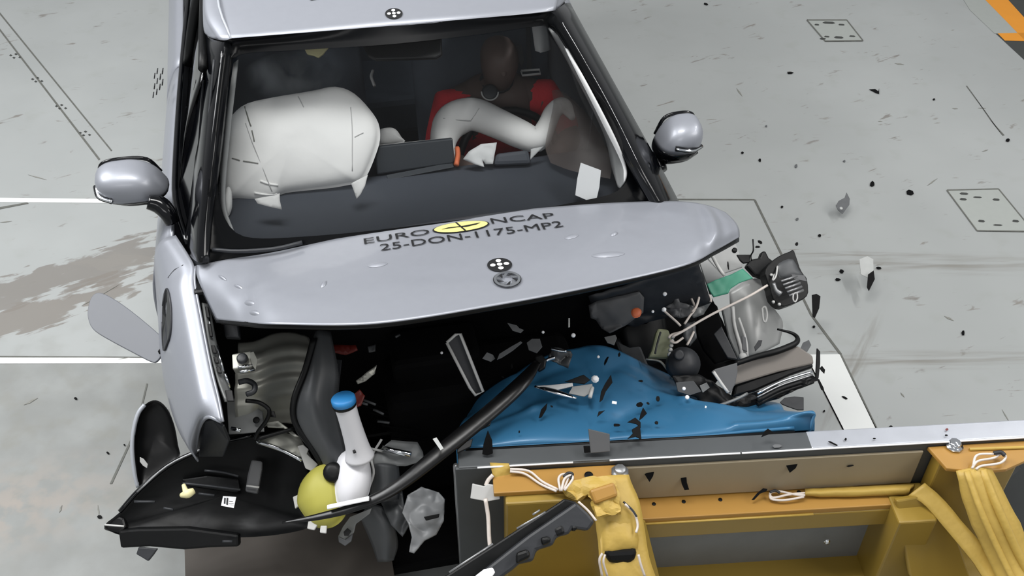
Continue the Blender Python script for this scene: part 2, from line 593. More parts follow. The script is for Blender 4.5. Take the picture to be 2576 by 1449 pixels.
def target(par, bvh, o, ex, ey, r, name='target_sticker'):
    V, F = disc2(0, 0, r, r, 28)
    t = decal(name, V, F, o, ex, ey, bvh, 'ink', par, 0.0015, label='round black tracking target with white dots')
    Vs = []; Fs = []
    for (a, b) in ((0, 0), (0.55, 0), (-0.55, 0), (0, 0.55), (0, -0.55)):
        v, f = disc2(a * r, b * r, r * 0.22, r * 0.22, 12)
        k = len(Vs); Vs += v; Fs += [tuple(i + k for i in q) for q in f]
    decal('target_dots', Vs, Fs, o, ex, ey, bvh, 'white', par, 0.0028)


# ================================================================== THE SETTING
fl = mk('floor', [(-9, -2, 0), (9, -2, 0), (9, 12, 0), (-9, 12, 0)], [(0, 1, 2, 3)], 'floor_epoxy')
tag(fl, 'pale grey painted concrete test hall floor', None, kind='structure')
fl['kind'] = 'structure'


def flat(name, pts, m, z=0.0015, par=fl, label=None):
    P = [K(p[0], p[1], z) for p in pts]
    return mk(name, P, [tuple(range(len(P)))], m, par, thick=0.001, label=label)


flat('painted_line', [(-500, 492), (300, 501), (300, 511), (-500, 504)], 'floor_white', label='white painted line across the floor behind the mirror')
flat('painted_line', [(-500, 899), (420, 900), (420, 914), (-500, 915)], 'floor_white', label='white painted line beside the open flap')
flat('painted_line', [(2024, 892), (2112, 891), (2330, 1330), (2246, 1330)], 'floor_white', label='broad white painted strip running to the trolley')
flat('floor_joint', [(1690, 500), (1898, 501), (1899, 503.5), (1690, 503)], 'floor_joint')
flat('floor_joint', [(1896, 503), (1901, 502), (2043, 790), (2118, 890), (2112, 892), (2038, 792)], 'floor_joint')
flat('floor_joint', [(2112, 891), (2117, 890), (2330, 1330), (2324, 1330)], 'floor_joint')
flat('floor_joint', [(2024, 893), (2027, 892), (2250, 1330), (2246, 1330)], 'floor_joint')
flat('floor_joint', [(-60, 895), (300, 897), (420, 899), (420, 901), (-60, 898)], 'floor_joint')
flat('floor_joint', [(-40, 528), (68, 509), (72, 512), (-40, 534)], 'floor_joint')
flat('floor_joint', [(368, 965), (372, 965), (345, 1080), (282, 1217), (276, 1217), (340, 1080)], 'floor_joint')
flat('floor_joint', [(-60, 0), (-57, -2), (252, 400), (248, 403)], 'floor_joint')
flat('floor_joint', [(-30, 0), (-27, -2), (282, 378), (279, 380)], 'floor_joint')
flat('floor_joint', [(2430, 216), (2433, 216), (2490, 300), (2527, 340), (2522, 341)], 'floor_joint')
for (x, y) in ((40, 140), (95, 200), (155, 268), (215, 335)):
    for (a, b) in ((-13, -1), (0, -4), (-5, 5), (10, 4)):
        flat('bolt_hole', [(x + a - 4, y + b), (x + a, y + b - 2.5), (x + a + 4, y + b), (x + a, y + b + 2.5)], 'floor_dark')
# cover plates let into the floor
for pl, slots in ((((2382, 478), (2512, 475), (2600, 582), (2458, 580)),
                   ((2423, 501, 9, 3), (2459, 496, 11, 2), (2506, 502, 9, 3), (2469, 556, 9, 3), (2555, 556, 9, 3), (2425, 487, 11, 3), (2510, 566, 12, 2))),
                  (((2030, 50), (2130, 50), (2171, 102), (2076, 103)),
                   ((2085, 57, 16, 3), (2055, 62, 6, 2), (2117, 62, 8, 2), (2080, 92, 7, 2), (2110, 94, 12, 3), (2144, 91, 8, 2), (2070, 97, 8, 2)))):
    p = flat('cover_plate', pl, 'floor_plate', 0.002)
    c = V3((sum(a for a, b in pl) / 4, sum(b for a, b in pl) / 4, 0))
    for i in range(4):
        a = pl[i]; b = pl[(i + 1) % 4]
        dx, dy = b[0] - a[0], b[1] - a[1]; l = math.hypot(dx, dy); nx, ny = -dy / l * 1.3, dx / l * 1.3
        flat('plate_gap', [(a[0] - nx, a[1] - ny), (b[0] - nx, b[1] - ny), (b[0] + nx, b[1] + ny), (a[0] + nx, a[1] + ny)], 'floor_joint', 0.0036, p)
    for (x, y, w, h) in slots:
        flat('bolt_slot', [(x - w, y), (x - w * .6, y - h), (x + w * .6, y - h * .7), (x + w, y + h * .3), (x + w * .6, y + h), (x - w * .6, y + h * .7)], 'floor_dark', 0.0036, p)
# scuffs and rubber marks
for (x0, y0, x1, y1, w) in ((2332, 468, 2358, 448, 2.5), (1852, 222, 1868, 242, 3), (2375, 796, 2400, 806, 4), (1980, 181, 1994, 181, 2.5), (2250, 160, 2275, 162, 2.5), (2395, 273, 2410, 273, 2), (2460, 272, 2480, 272, 2), (2208, 305, 2220, 305, 2), (70, 440, 118, 452, 2), (0, 560, 30, 556, 2), (295, 905, 330, 898, 2), (2470, 382, 2486, 376, 2), (205, 770, 300, 715, 2), (60, 1020, 95, 1000, 4), (150, 1290, 155, 1270, 4), (250, 1298, 245, 1270, 3), (2520, 1030, 2540, 1062, 2), (2265, 988, 2276, 999, 3)):
    dx, dy = x1 - x0, y1 - y0; l = math.hypot(dx, dy); nx, ny = -dy / l * w, dx / l * w
    flat('scuff_mark', [(x0 - nx * .3, y0 - ny * .3), (x0 + dx * .4 + nx * .6, y0 + dy * .4 + ny * .6), (x1 + nx * .3, y1 + ny * .3), (x0 + dx * .6 - nx * .6, y0 + dy * .6 - ny * .6)], 'grime')
# far corner: darker bay with orange tape
flat('bay_surface', [(2400, -40), (2900, -40), (2900, 460), (2576, 150), (2500, 80), (2440, 25)], 'floor_dark', 0.001)
flat('bay_surface', [(2400, -40), (2470, -40), (2555, 62), (2560, 88), (2502, 84), (2440, 25)], 'floor_plate', 0.002)
flat('orange_tape', [(2440, -40), (2500, -40), (2600, 70), (2600, 125), (2540, 62)], 'tape_orange', 0.003, label='orange tape line in the far corner')
flat('orange_tape', [(2510, 84), (2600, 82), (2600, 104), (2528, 102)], 'tape_orange', 0.003)

# ================================================================== THE CAR
car = thing('car', 'silver hatchback with crumpled bonnet, black windscreen pillars and open side flap', 'car', C(0, 0.6, 0))

# ---- roof
zf = 1.47
front = [K(524, 92, 1.425), K(545, 99, 1.445), K(582, 101, 1.462), K(760, 88, 1.475), K(975, 68, 1.482), K(1200, 49, 1.478), K(1372, 30, 1.462), K(1400, 24, 1.45), K(1416, 8, 1.425)]
us = [-0.565, -0.555, -0.52, -0.28, 0.0, 0.28, 0.5, 0.525, 0.55]
dz = [-0.085, -0.055, -0.03, -0.012, 0, -0.012, -0.03, -0.055, -0.085]
rows = [front]
for v, z in ((0.62, 1.515), (0.9, 1.54), (1.5, 1.55), (2.2, 1.52), (2.7, 1.45)):
    rows.append([C(u * (1.02 if v < 2 else 0.96), v, z + d) for u, d in zip(us, dz)])
roof, roof_bvh, _, _ = loft('roof_panel', rows, 'silver', car, 4, 6, 0.004, bvh=True)
o = hit(roof_bvh, 991, 37)
ex, ey = CLAT, CLON
target(roof, roof_bvh, o, ex, ey, 0.026)
tv, tf = text2('25-DON-1175-MP2', 0.52, 0.055, 0.0)
ro = hit(roof_bvh, 780, 4) + CLON * 0.0
decal('roof_lettering', tv, tf, ro, CLAT, CLON, roof_bvh, 'ink', roof)
tube('roof_ditch', [hit(roof_bvh, 581, 98, 0.0)] + [C(-0.525, v, 1.505) for v in (0.7,)] + [C(-0.53, 1.5, 1.523)], 0.004, 'silver_flat', roof, 4, 6)

# ---- windscreen surface
TL, TM, TR = K(582, 108, 1.455), K(975, 76, 1.475), K(1378, 42, 1.455)
BL, BM, BR = K(512, 648, 1.015), K(1090, 590, 1.03), K(1655, 505, 1.015)
wn = (TR - BL).cross(TL - BR).normalized()
if wn.dot(CAM - TM) < 0: wn = -wn
mid = [(TL + BL) / 2 + wn * 0.008, (TM + BM) / 2 + wn * 0.016, (TR + BR) / 2 + wn * 0.008]
BLx, BMx, BRx = [b + (b - t) * 0.08 for b, t in ((BL, TL), (BM, TM), (BR, TR))]
ws, ws_bvh, _, _ = loft('windscreen', [[TL, TM, TR], mid, [BLx, BMx, BRx]], 'glass', car, 12, 12, 0.0, bvh=True, label='clear windscreen')


def ring(name, inner, outer, n, bvh, m, par, lift):
    def res(pts, n):
        P = spline([V3((a, b, 0)) for a, b in pts], 12, True)
        L = [0]
        for i in range(len(P)): L.append(L[-1] + (P[(i + 1) % len(P)] - P[i]).length)
        out = []
        for k in range(n):
            s = L[-1] * k / n; i = 0
            while L[i + 1] < s: i += 1
            t = (s - L[i]) / max(1e-9, L[i + 1] - L[i])
            out.append(P[i].lerp(P[(i + 1) % len(P)], t))
        return out
    A = res(inner, n)
    cx = sum(p.x for p in A) / n; cy = sum(p.y for p in A) / n
    V = []; ok = []
    from mathutils.geometry import intersect_line_line_2d
    O = [V3((a, b)) for a, b in outer]
    for p in A:
        d = V3((p.x - cx, p.y - cy)); q = V3((cx, cy)); far = q + d * 20
        best = None
        for i in range(len(O)):
            h = intersect_line_line_2d(q, far, O[i].to_2d(), O[(i + 1) % len(O)].to_2d()) if False else None
        best = None
        for i in range(len(O)):
            a = O[i]; b = O[(i + 1) % len(O)]
            ex_, ey_ = b.x - a.x, b.y - a.y
            den = d.x * ey_ - d.y * ex_
            if abs(den) < 1e-9: continue
            t = ((a.x - cx) * ey_ - (a.y - cy) * ex_) / den
            s = ((a.x - cx) * d.y - (a.y - cy) * d.x) / den
            if t > 0 and -1e-6 <= s <= 1 + 1e-6: best = t if best is None else max(best, t)
        best = best or 1.0
        for r in range(4):
            k = 1 + (best - 1) * r / 3
            V.append(((cx + d.x * k), (cy + d.y * k)))
    pts = []
    for (x, y) in V:
        h = hit(bvh, x, y, lift)
        if h is None: h = KP(x, y, TM, wn) + wn * lift
        pts.append(h)
    F = []
    for i in range(n):
        j = (i + 1) % n
        for r in range(3):
            F.append((i * 4 + r, j * 4 + r, j * 4 + r + 1, i * 4 + r + 1))
    return mk(name, pts, F, m, par, True, 0.0)


inner = [(604, 138), (760, 126), (980, 112), (1200, 88), (1340, 68), (1378, 68), (1408, 92), (1480, 220), (1550, 350), (1578, 415), (1578, 452), (1550, 482), (1490, 500), (1300, 535), (1100, 560), (900, 584), (720, 598), (640, 599), (598, 588), (572, 560), (552, 510), (551, 440), (566, 300), (582, 180)]
outer = [(566, 98), (975, 66), (1392, 30), (1500, 210), (1662, 508), (1640, 540), (1100, 640), (505, 668), (530, 400)]
ring('windscreen_border', inner, outer, 120, ws_bvh, 'frit', ws, 0.002)
slab('sensor_cover', [(905, 100), (1110, 78), (1112, 138), (1098, 146), (945, 150), (925, 140)], 'black', car, 1.40, (0, -0.66, 0.75), 0.02, rnd=0, label='black sensor housing behind the top of the windscreen')

# ---- pillars
loft('windscreen_pillar', [[K(519, 92, 1.40), K(535, 99, 1.44), K(560, 106, 1.468), K(584, 110, 1.46)],
                           [K(500, 330, 1.22), K(512, 340, 1.262), K(536, 345, 1.285), K(560, 345, 1.27)],
                           [K(478, 520, 1.05), K(490, 530, 1.10), K(512, 535, 1.128), K(536, 535, 1.115)],
                           [K(462, 610, 0.95), K(478, 640, 1.00), K(500, 660, 1.03), K(525, 660, 1.025)]], 'gloss_black', car, 5, 6, 0.006, label='gloss black windscreen pillar beside the passenger airbag')
loft('windscreen_pillar', [[K(1432, 8, 1.40), K(1420, 10, 1.44), K(1400, 24, 1.47), K(1376, 40, 1.462)],
                           [K(1556, 232, 1.22), K(1538, 232, 1.262), K(1515, 236, 1.285), K(1490, 240, 1.27)],
                           [K(1660, 420, 1.05), K(1640, 420, 1.10), K(1612, 424, 1.128), K(1586, 428, 1.115)],
                           [K(1708, 512, 0.95), K(1690, 516, 1.00), K(1668, 520, 1.03), K(1640, 522, 1.025)]], 'gloss_black', car, 5, 6, 0.006, label='gloss black windscreen pillar on the struck side')
for pts in ([(539, 150, 1.44), (522, 330, 1.278), (502, 520, 1.122)], ):
    tube('pillar_seam', px(pts), 0.004, 'dark', car, 6, 6)
cbox('cowl', -0.68, 0.70, -0.10, 0.03, 0.88, 0.985, 'black', car)
tube('wiper', px([(535, 628, 1.045), (600, 632, 1.05), (690, 626, 1.055), (760, 610, 1.055)]), 0.006, 'dark', car, 4, 6, label='parked wiper arm')

# ---- sides
for sg, side in ((-1, 'near'), (1, 'struck')):
    def S(u, v, z): return C(sg * u, v, z)
    vs = [0.16, 0.5, 0.85, 1.18]
    prof = [(0.745, 0.985), (0.785, 0.95), (0.836, 0.82), (0.852, 0.66), (0.842, 0.45), (0.82, 0.30)]
    d = loft('front_door', [[S(u, v, z + 0.01 * v) for (u, z) in prof] for v in vs], 'silver', car, 5, 4, 0.01, label='silver front door')
    loft('rear_door', [[S(u + 0.03 * (v - 1.2), v, z + 0.012 * v) for (u, z) in prof] for v in (1.19, 1.5, 1.9, 2.2)], 'silver', car, 5, 4, 0.01)
    loft('rear_quarter', [[S(u + 0.03 - 0.06 * (v - 2.2), v, z + 0.02) for (u, z) in prof] for v in (2.21, 2.5, 2.9)], 'silver', car, 5, 4, 0.01)
    ti = 0.0 if sg < 0 else 0.04
    loft('side_glass', [[S(0.735 - 0.005 * k, v, 0.985), S(0.675 - ti / 2 - 0.01 * k, v, 1.18), S(0.59 - ti - 0.01 * k, v, 1.36)] for k, v in enumerate((0.42, 0.8, 1.15))], 'glass_dark', car, 4, 4, 0.003, label='dark front side window')
    loft('side_glass', [[S(0.72 - 0.01 * k, v, 1.0), S(0.66 - ti / 2 - 0.01 * k, v, 1.2), S(0.58 - ti - 0.01 * k, v, 1.38)] for k, v in enumerate((1.22, 1.6, 2.1))], 'glass_dark', car, 4, 4, 0.003)
    prism('quarter_pane', [S(0.69, 0.14, 0.99), S(0.735, 0.42, 0.985), S(0.59 - ti, 0.42, 1.36), S(0.62 - ti, 0.33, 1.24)], 'gloss_black', car, 0.006)
    tube('belt_moulding', [S(0.70, 0.12, 0.985), S(0.74, 0.32, 0.99), S(0.752, 0.55, 0.99), S(0.75, 1.2, 1.0), S(0.73, 2.2, 1.02)], 0.010, 'gloss_black', car, 4, 6)
    tube('window_frame', [S(0.585 - ti, 0.44, 1.385), S(0.585 - ti, 0.8, 1.405), S(0.58 - ti, 1.4, 1.42), S(0.555 - ti, 2.2, 1.40)], 0.014, 'black', car, 4, 8)
    tube('door_pillar', [S(0.725, 1.18, 1.0), S(0.66 - ti / 2, 1.18, 1.2), S(0.575 - ti, 1.18, 1.40)], 0.022, 'black', car, 3, 8)
    tube('sill', [S(0.84, 0.14, 0.25), S(0.84, 1.0, 0.24), S(0.83, 2.4, 0.25)], 0.045, 'black', car, 3, 8)
cbox('floor_pan', -0.8, 0.8, 0.0, 2.9, 0.22, 0.27, 'void', car)
cbox('tailgate', -0.72, 0.72, 2.86, 2.95, 0.3, 1.0, 'silver', car, 0.03)
loft('rear_window', [[C(-0.56, 2.72, 1.40), C(0, 2.74, 1.44), C(0.56, 2.72, 1.40)], [C(-0.66, 2.94, 1.0), C(0, 2.97, 1.0), C(0.66, 2.94, 1.0)]], 'glass_dark', car, 4, 4, 0.003)
# light interior trim strips seen between pillar and airbag
loft('pillar_trim', [[K(588, 160, 1.36), K(600, 150, 1.37)], [K(566, 330, 1.20), K(578, 335, 1.20)], [K(556, 500, 1.06), K(566, 505, 1.06)], [K(572, 575, 1.0), K(590, 590, 1.0)]], 'trim_light', car, 2, 5, 0.006)
loft('pillar_trim', [[K(1380, 70, 1.40), K(1412, 98, 1.40)], [K(1440, 175, 1.31), K(1478, 215, 1.32)], [K(1495, 280, 1.22), K(1545, 345, 1.20)], [K(1525, 350, 1.15), K(1574, 420, 1.11)], [K(1540, 420, 1.08), K(1574, 450, 1.08)], [K(1555, 470, 1.05), K(1560, 474, 1.05)]], 'trim_light', car, 3, 5, 0.006)
loft('door_pillar_trim', [[K(1335, 50, 1.30), K(1358, 48, 1.30), K(1372, 50, 1.28)], [K(1348, 128, 1.22), K(1362, 132, 1.22), K(1382, 126, 1.20)]], 'trim_light', car, 4, 4, 0.01)
slab('pale_window_slab', [(480, 215), (494, 216), (518, 100), (522, 60), (508, 95), (490, 165)], 'trim_light', car, 1.12, (-0.9, -0.2, 0.4), 0.005)  # pale slab beside the near windscreen pillar

# ---- bonnet
cols = [
    [(495, 668, 1.005), (496, 695, 1.00), (514, 738, 0.99), (545, 804, 0.975)],
    [(580, 652, 1.02), (580, 700, 1.035), (590, 755, 1.045), (610, 810, 1.045)],
    [(690, 635, 1.03), (690, 690, 1.075), (690, 757, 1.105), (700, 816, 1.115)],
    [(930, 585, 1.045), (938, 655, 1.09), (945, 738, 1.125), (950, 814, 1.14)],
    [(1230, 538, 1.05), (1248, 612, 1.09), (1255, 692, 1.12), (1250, 768, 1.135)],
    [(1490, 514, 1.05), (1500, 575, 1.09), (1505, 650, 1.12), (1500, 720, 1.13)],
    [(1690, 507, 1.035), (1705, 552, 1.075), (1715, 612, 1.10), (1720, 669, 1.10)],
    [(1775, 516, 1.025), (1795, 550, 1.06), (1805, 590, 1.08), (1800, 630, 1.06)],
    [(1825, 535, 1.015), (1848, 557, 1.03), (1858, 576, 1.04), (1860, 596, 1.03)]]
rows = [[K(*cols[c][r]) for c in range(9)] for r in range(4)]
G = grid_from(rows, 10, 12)


def dent(p, w):
    return p
Vh = []
for i, r in enumerate(G):
    for j, p in enumerate(r):
        a = i / (len(G) - 1); b = j / (len(r) - 1)
        q = p.copy()
        env = math.sin(math.pi * min(1, max(0, a))) ** 0.7
        q.z += env * (0.004 * noise.noise(p * 5) + 0.0015 * noise.noise(p * 17))
        # creases in the struck corner and at the near corner
        q.z += env * 0.010 * math.exp(-((b - 0.86) / 0.05) ** 2) * math.sin(b * 60)
        q.z -= env * 0.012 * math.exp(-((b - 0.17) / 0.05) ** 2)
        Vh.append(q)
Fh = grid_faces(len(G), len(G[0]))
hood = mk('bonnet', Vh, Fh, 'silver', car, True, 0.003, label='silver bonnet bent upwards across its width')
hood_bvh = BVHTree.FromPolygons(Vh, Fh)
nc = len(G[0])
under = [G[i][j] - V3((0, 0, 0.018)) + CLON * (0.012 if i == len(G) - 1 else 0.0) for i in range(len(G)) for j in range(nc)]
mk('bonnet_frame', under, Fh, 'dark', hood, True, 0.006)
tube('bonnet_lip', [G[-1][j] - V3((0, 0, 0.012)) + CLON * 0.01 for j in range(2, nc - 2, 4)], 0.010, 'black', hood, 2, 8)
# raised bright dimples left by parts underneath
for (x, y, w, h, a) in ((950, 667, 26, 6, -8), (815, 716, 11, 5, -50), (628, 763, 13, 7, 0), (640, 788, 13, 7, 5), (1530, 642, 42, 7, -4), (1438, 597, 18, 5, -14), (560, 700, 12, 4, 30), (600, 722, 12, 4, 20), (1545, 590, 10, 4, -20)):
    pc = hit(hood_bvh, x, y)
    if pc is None: continue
    n_ = 14; V = []; F = []
    for r, hh in ((1, 0.0004), (0.66, 0.0035), (0.3, 0.005)):
        for k in range(n_):
            t = 2 * math.pi * k / n_
            qx, qy = w * r * math.cos(t), h * r * math.sin(t)
            ca, sa = math.cos(math.radians(a)), math.sin(math.radians(a))
            q = hit(hood_bvh, x + qx * ca - qy * sa, y + qx * sa + qy * ca, hh) or pc
            V.append(q + V3((0, 0, 0.0018)))
    for rr in range(2):
        F += [(rr * n_ + k, rr * n_ + (k + 1) % n_, (rr + 1) * n_ + (k + 1) % n_, (rr + 1) * n_ + k) for k in range(n_)]
    F.append(tuple(2 * n_ + k for k in range(n_)))
    mk('dent', V, F, 'silver', hood, True)
# lettering: baseline along the bonnet
a, b = hit(hood_bvh, 958, 634), hit(hood_bvh, 1418, 573)
ex = (b - a); wl = ex.length; ex.normalize(); ey = V3((0, 0, 1)).cross(ex).normalized()
tv, tf = text2('25-DON-1175-MP2', wl, 0.040, 0.0)
decal('test_number_lettering', tv, tf, a, ex, ey, hood_bvh, 'ink', hood)
a1, b1 = hit(hood_bvh, 917, 617), hit(hood_bvh, 1082, 592)
tv, tf = text2('EURO', (b1 - a1).length, 0.036, 0.0)
decal('lettering', tv, tf, a1, (b1 - a1).normalized(), ey, hood_bvh, 'ink', hood, label='word EURO')
a2, b2 = hit(hood_bvh, 1238, 566), hit(hood_bvh, 1397, 551)
tv, tf = text2('NCAP', (b2 - a2).length, 0.036, 0.0)
decal('lettering', tv, tf, a2, (b2 - a2).normalized(), ey, hood_bvh, 'ink', hood, label='word NCAP')
lc = hit(hood_bvh, 1160, 574); rx = (hit(hood_bvh, 1232, 566) - hit(hood_bvh, 1088, 581)).length / 2
v, f = disc2(0, 0, rx, 0.033, 40); decal('logo_disc', v, f, lc, ex, ey, hood_bvh, 'ink', hood, 0.0015)
v, f = disc2(0, 0, rx * 0.94, 0.030, 40); decal('logo_disc', v, f, lc, ex, ey, hood_bvh, 'logo_yellow', hood, 0.0025, label='yellow oval logo with a black arrow mark')
sw = [(-0.72, -0.18), (-0.45, 0.1), (0.1, 0.05), (0.5, 0.15), (0.72, 0.30), (0.55, -0.05), (0.15, -0.28), (-0.1, -0.12), (-0.45, -0.12)]
v = [(x * rx, y * 0.03) for x, y in sw] + [(0, 0)]
decal('logo_mark', v, [(k, (k + 1) % 9, 9) for k in range(9)], lc, ex, ey, hood_bvh, 'ink', hood, 0.0035)
decal('logo_mark', [(-0.16 * rx, 0.030), (-0.09 * rx, 0.030), (0.13 * rx, -0.030), (0.06 * rx, -0.030)], [(0, 1, 2, 3)], lc, ex, ey, hood_bvh, 'ink', hood, 0.0035)
target(hood, hood_bvh, hit(hood_bvh, 1257, 669), ex, ey, 0.034)
ec = hit(hood_bvh, 1276, 707)
v, f = disc2(0, 0, 0.036, 0.036, 32, 0.80); decal('badge', v, f, ec, ex, ey, hood_bvh, 'chrome', hood, 0.005, label='round chrome bonnet badge')
v, f = disc2(0, 0, 0.038, 0.038, 32, 0.93); decal('badge_edge', v, f, ec, ex, ey, hood_bvh, 'ink', hood, 0.003)
for k in range(10):
    t = k * 0.6283; r0, r1 = 0.029, 0.014
    v = [(r0 * math.cos(t), r0 * math.sin(t)), (r0 * math.cos(t + 0.35), r0 * math.sin(t + 0.35)), (r1 * math.cos(t + 0.9), r1 * math.sin(t + 0.9)), (r1 * math.cos(t + 0.5), r1 * math.sin(t + 0.5))]
    decal('badge_swirl', v, [(0, 1, 2, 3)], ec, ex, ey, hood_bvh, 'ink' if k % 2 else 'chrome', hood, 0.004)

# ---- near-side wing and flap
fr = [
    [(490, 668, 1.00), (470, 660, 0.985), (440, 650, 0.94), (404, 640, 0.78)],
    [(487, 715, 0.985), (470, 720, 0.97), (440, 720, 0.92), (404, 720, 0.75)],
    [(503, 800, 0.95), (480, 800, 0.94), (445, 800, 0.89), (406, 800, 0.72)],
    [(527, 925, 0.905), (500, 925, 0.90), (462, 925, 0.85), (411, 925, 0.69)],
    [(546, 1000, 0.88), (520, 1000, 0.87), (478, 1000, 0.82), (418, 1000, 0.66)],
    [(558, 1058, 0.86), (530, 1044, 0.85), (490, 1050, 0.78), (438, 1062, 0.63)],
    [(557, 1062, 0.855), (522, 1049, 0.84), (499, 1075, 0.74), (489, 1142, 0.58)]]
rows = []
for (v, ui, zi, uo, zl) in ((0.165, 0.735, 0.992, 0.845, 0.46), (0.06, 0.695, 0.998, 0.838, 0.46), (0.0, 0.676, 0.998, 0.834, 0.46), (-0.06, 0.679, 0.985, 0.828, 0.47), (-0.17, 0.666, 0.95, 0.813, 0.54), (-0.325, 0.646, 0.905, 0.775, 0.62), (-0.42, 0.630, 0.878, 0.735, 0.64)):
    rows.append([C(-ui, v, zi), C(-ui - 0.045, v, zi - 0.014), C(-ui - 0.045 - (uo - ui - 0.045) * 0.55, v, zi - 0.085), C(-uo, v, 0.71), C(-uo + 0.006, v, zl)])
pl_ = [K(557, 1061, .857), K(522, 1049, .84), K(499, 1078, .74), K(490, 1142, .58)]
rows.append(pl_ + [pl_[-1] + V3((0.003, 0.003, -0.02))])
wing, wing_bvh, _, _ = loft('front_wing', rows, 'silver', car, 6, 6, 0.004, bvh=True, label='silver front wing beside the open flap')
tube('wing_edge', [r[0] + V3((0.004, 0, 0.001)) for r in rows[2:]], 0.004, 'silver', wing, 5, 6)
tube('arch_lip', px([(556, 1060, 0.852), (522, 1049, 0.84), (500, 1078, 0.735), (490, 1140, 0.585)]), 0.006, 'silver', wing, 5, 6)
slab('arch_liner', [(503, 1090, 0.68), (515, 1060, 0.76), (535, 1055, 0.78), (560, 1075, 0.78), (575, 1110, 0.7), (560, 1150, 0.6), (500, 1150, 0.55)], 'dark', car, th=0.01)
pp_ = [q for q in (hit(wing_bvh, x, y, 0.004) for x, y in spline([V3((a, b, 0)) for a, b in ((413, 770), (418, 740), (424, 728), (430, 750), (434, 790), (432, 840), (424, 866), (414, 880), (411, 830))], 3, True) for x, y in [(x, y)]) if q] if False else []
for a_ in spline([V3((a, b, 0)) for a, b in ((414, 770), (418, 740), (424, 728), (430, 750), (434, 790), (432, 840), (424, 866), (416, 880), (413, 830))], 3, True):
    q = hit(wing_bvh, a_.x, a_.y, 0.005)
    if q: pp_.append(q)
cc_ = sum(pp_, V3((0, 0, 0))) / len(pp_)
port = mk('charging_port', pp_ + [cc_], [(k, (k + 1) % len(pp_), len(pp_)) for k in range(len(pp_))], 'gloss_black', car, False, 0.003, label='open dark charging port recess')
tube('port_rim', pp_[:-1], 0.003, 'dark', port, 1, 6)
flap = slab('charging_flap', [(221, 775), (230, 747), (248, 736), (280, 748), (330, 782), (395, 836), (413, 856), (415, 872), (405, 895), (392, 910), (378, 909), (340, 890), (262, 848), (232, 826), (221, 800)], 'flap_grey', car, 0.74, (-0.15, -0.35, 0.92), 0.008, rnd=3, label='silver charging flap hanging open')
tube('flap_hinge', px([(404, 885, 0.74), (414, 878, 0.73), (425, 850, 0.74)]), 0.009, 'black', car, 3, 6)
tube('body_seam', [hit(wing_bvh, x, y, 0.001) or K(x, y, .9) for x, y in ((424, 700), (440, 680), (462, 668))], 0.0025, 'dark', wing, 2, 5)
# side marking squares on the rear door
for (x, y) in ((404, 178), (418, 178), (397, 190), (412, 192), (404, 203), (418, 206), (397, 216), (411, 218), (403, 230), (394, 238)):
    pp = KP(x, y, C(-0.86, 1.2, 0.9), (-CLAT + V3((0, 0, 0.45))).normalized())
    e1 = CLON; e2 = V3((0, 0, 1)) + CLAT * 0.35
    box('marker_square', pp - CLAT * 0.012, e1 * 0.010, e2 * 0.007, CLAT * 0.002, 'ink', car, 0)

# ---- mirrors
def mirror(cx, cy, w, h, dep, sg, foot, label, ind, tilt=0.0, split=-0.42):
    c = K(cx, cy, 1.09)
    eu, ev, ez = CLAT * sg, CLON, V3((0, 0, 1))
    def se(fy0, fy1, m, name, par, s=1.0, nlat=14, nlon=28):
        V = []; F = []
        for i in range(nlat + 1):
            f = fy0 + (fy1 - fy0) * i / nlat
            for k in range(nlon):
                t = 2 * math.pi * k / nlon
                def sp(x, e): return math.copysign(abs(x) ** e, x)
                cz = sp(math.sin(f), 0.75); cr_ = sp(math.cos(f), 0.75)
                x = cr_ * sp(math.cos(t), 0.72); y = cr_ * sp(math.sin(t), 0.72)
                y2 = y * dep if y < 0 else y * dep * 0.55
                wx = x * w * (1.0 - 0.14 * cz)
                V.append(c + (eu * (wx + 0.02 * cz) + ev * y2 + ez * (cz * h + tilt * x)) * s)
        for i in range(nlat):
            for k in range(nlon):
                F.append((i * nlon + k, i * nlon + (k + 1) % nlon, (i + 1) * nlon + (k + 1) % nlon, (i + 1) * nlon + k))
        F.append(tuple(range(nlon))); F.append(tuple(nlat * nlon + k for k in range(nlon)))
        return mk(name, V, F, m, par, True)
    top = se(split, math.pi / 2, 'silver', 'door_mirror', car)
    top['label'] = label
    se(-math.pi / 2, split + 0.02, 'gloss_black', 'mirror_base', top, 1.0)
    tube('mirror_arm', foot, [0.022, 0.028, 0.026, 0.022], 'gloss_black', top, 5, 12)
    tube('mirror_underside', [c + eu * w * x + ez * (h * zz) - ev * dep * 0.62 for x, zz in ((0.75, -0.42), (0.2, -0.62), (-0.35, -0.66), (-0.8, -0.6))], [0.008, 0.016, 0.018, 0.02], 'gloss_black', top, 5, 10)
    tube('mirror_rim', [c + eu * (w * x * 0.93 + 0.012 * z) + ev * dep * 0.42 + ez * (h * z * 0.9 + tilt * x) for x, z in ((-0.95, -0.1), (-0.72, 0.78), (0.0, 0.98), (0.7, 0.82), (0.97, 0.1), (0.9, -0.4))], 0.006, 'gloss_black', top, 5, 8)
    P = [c + eu * a + ev * b + ez * z for a, b, z in ind]
    tube('indicator_lens', P, 0.012, 'gloss_black', top, 5, 8, 0.7)
    tube('indicator_light', [p + ev * -0.007 + ez * 0.003 for p in P[:]], 0.0065, 'chrome', top, 5, 8, 0.6)


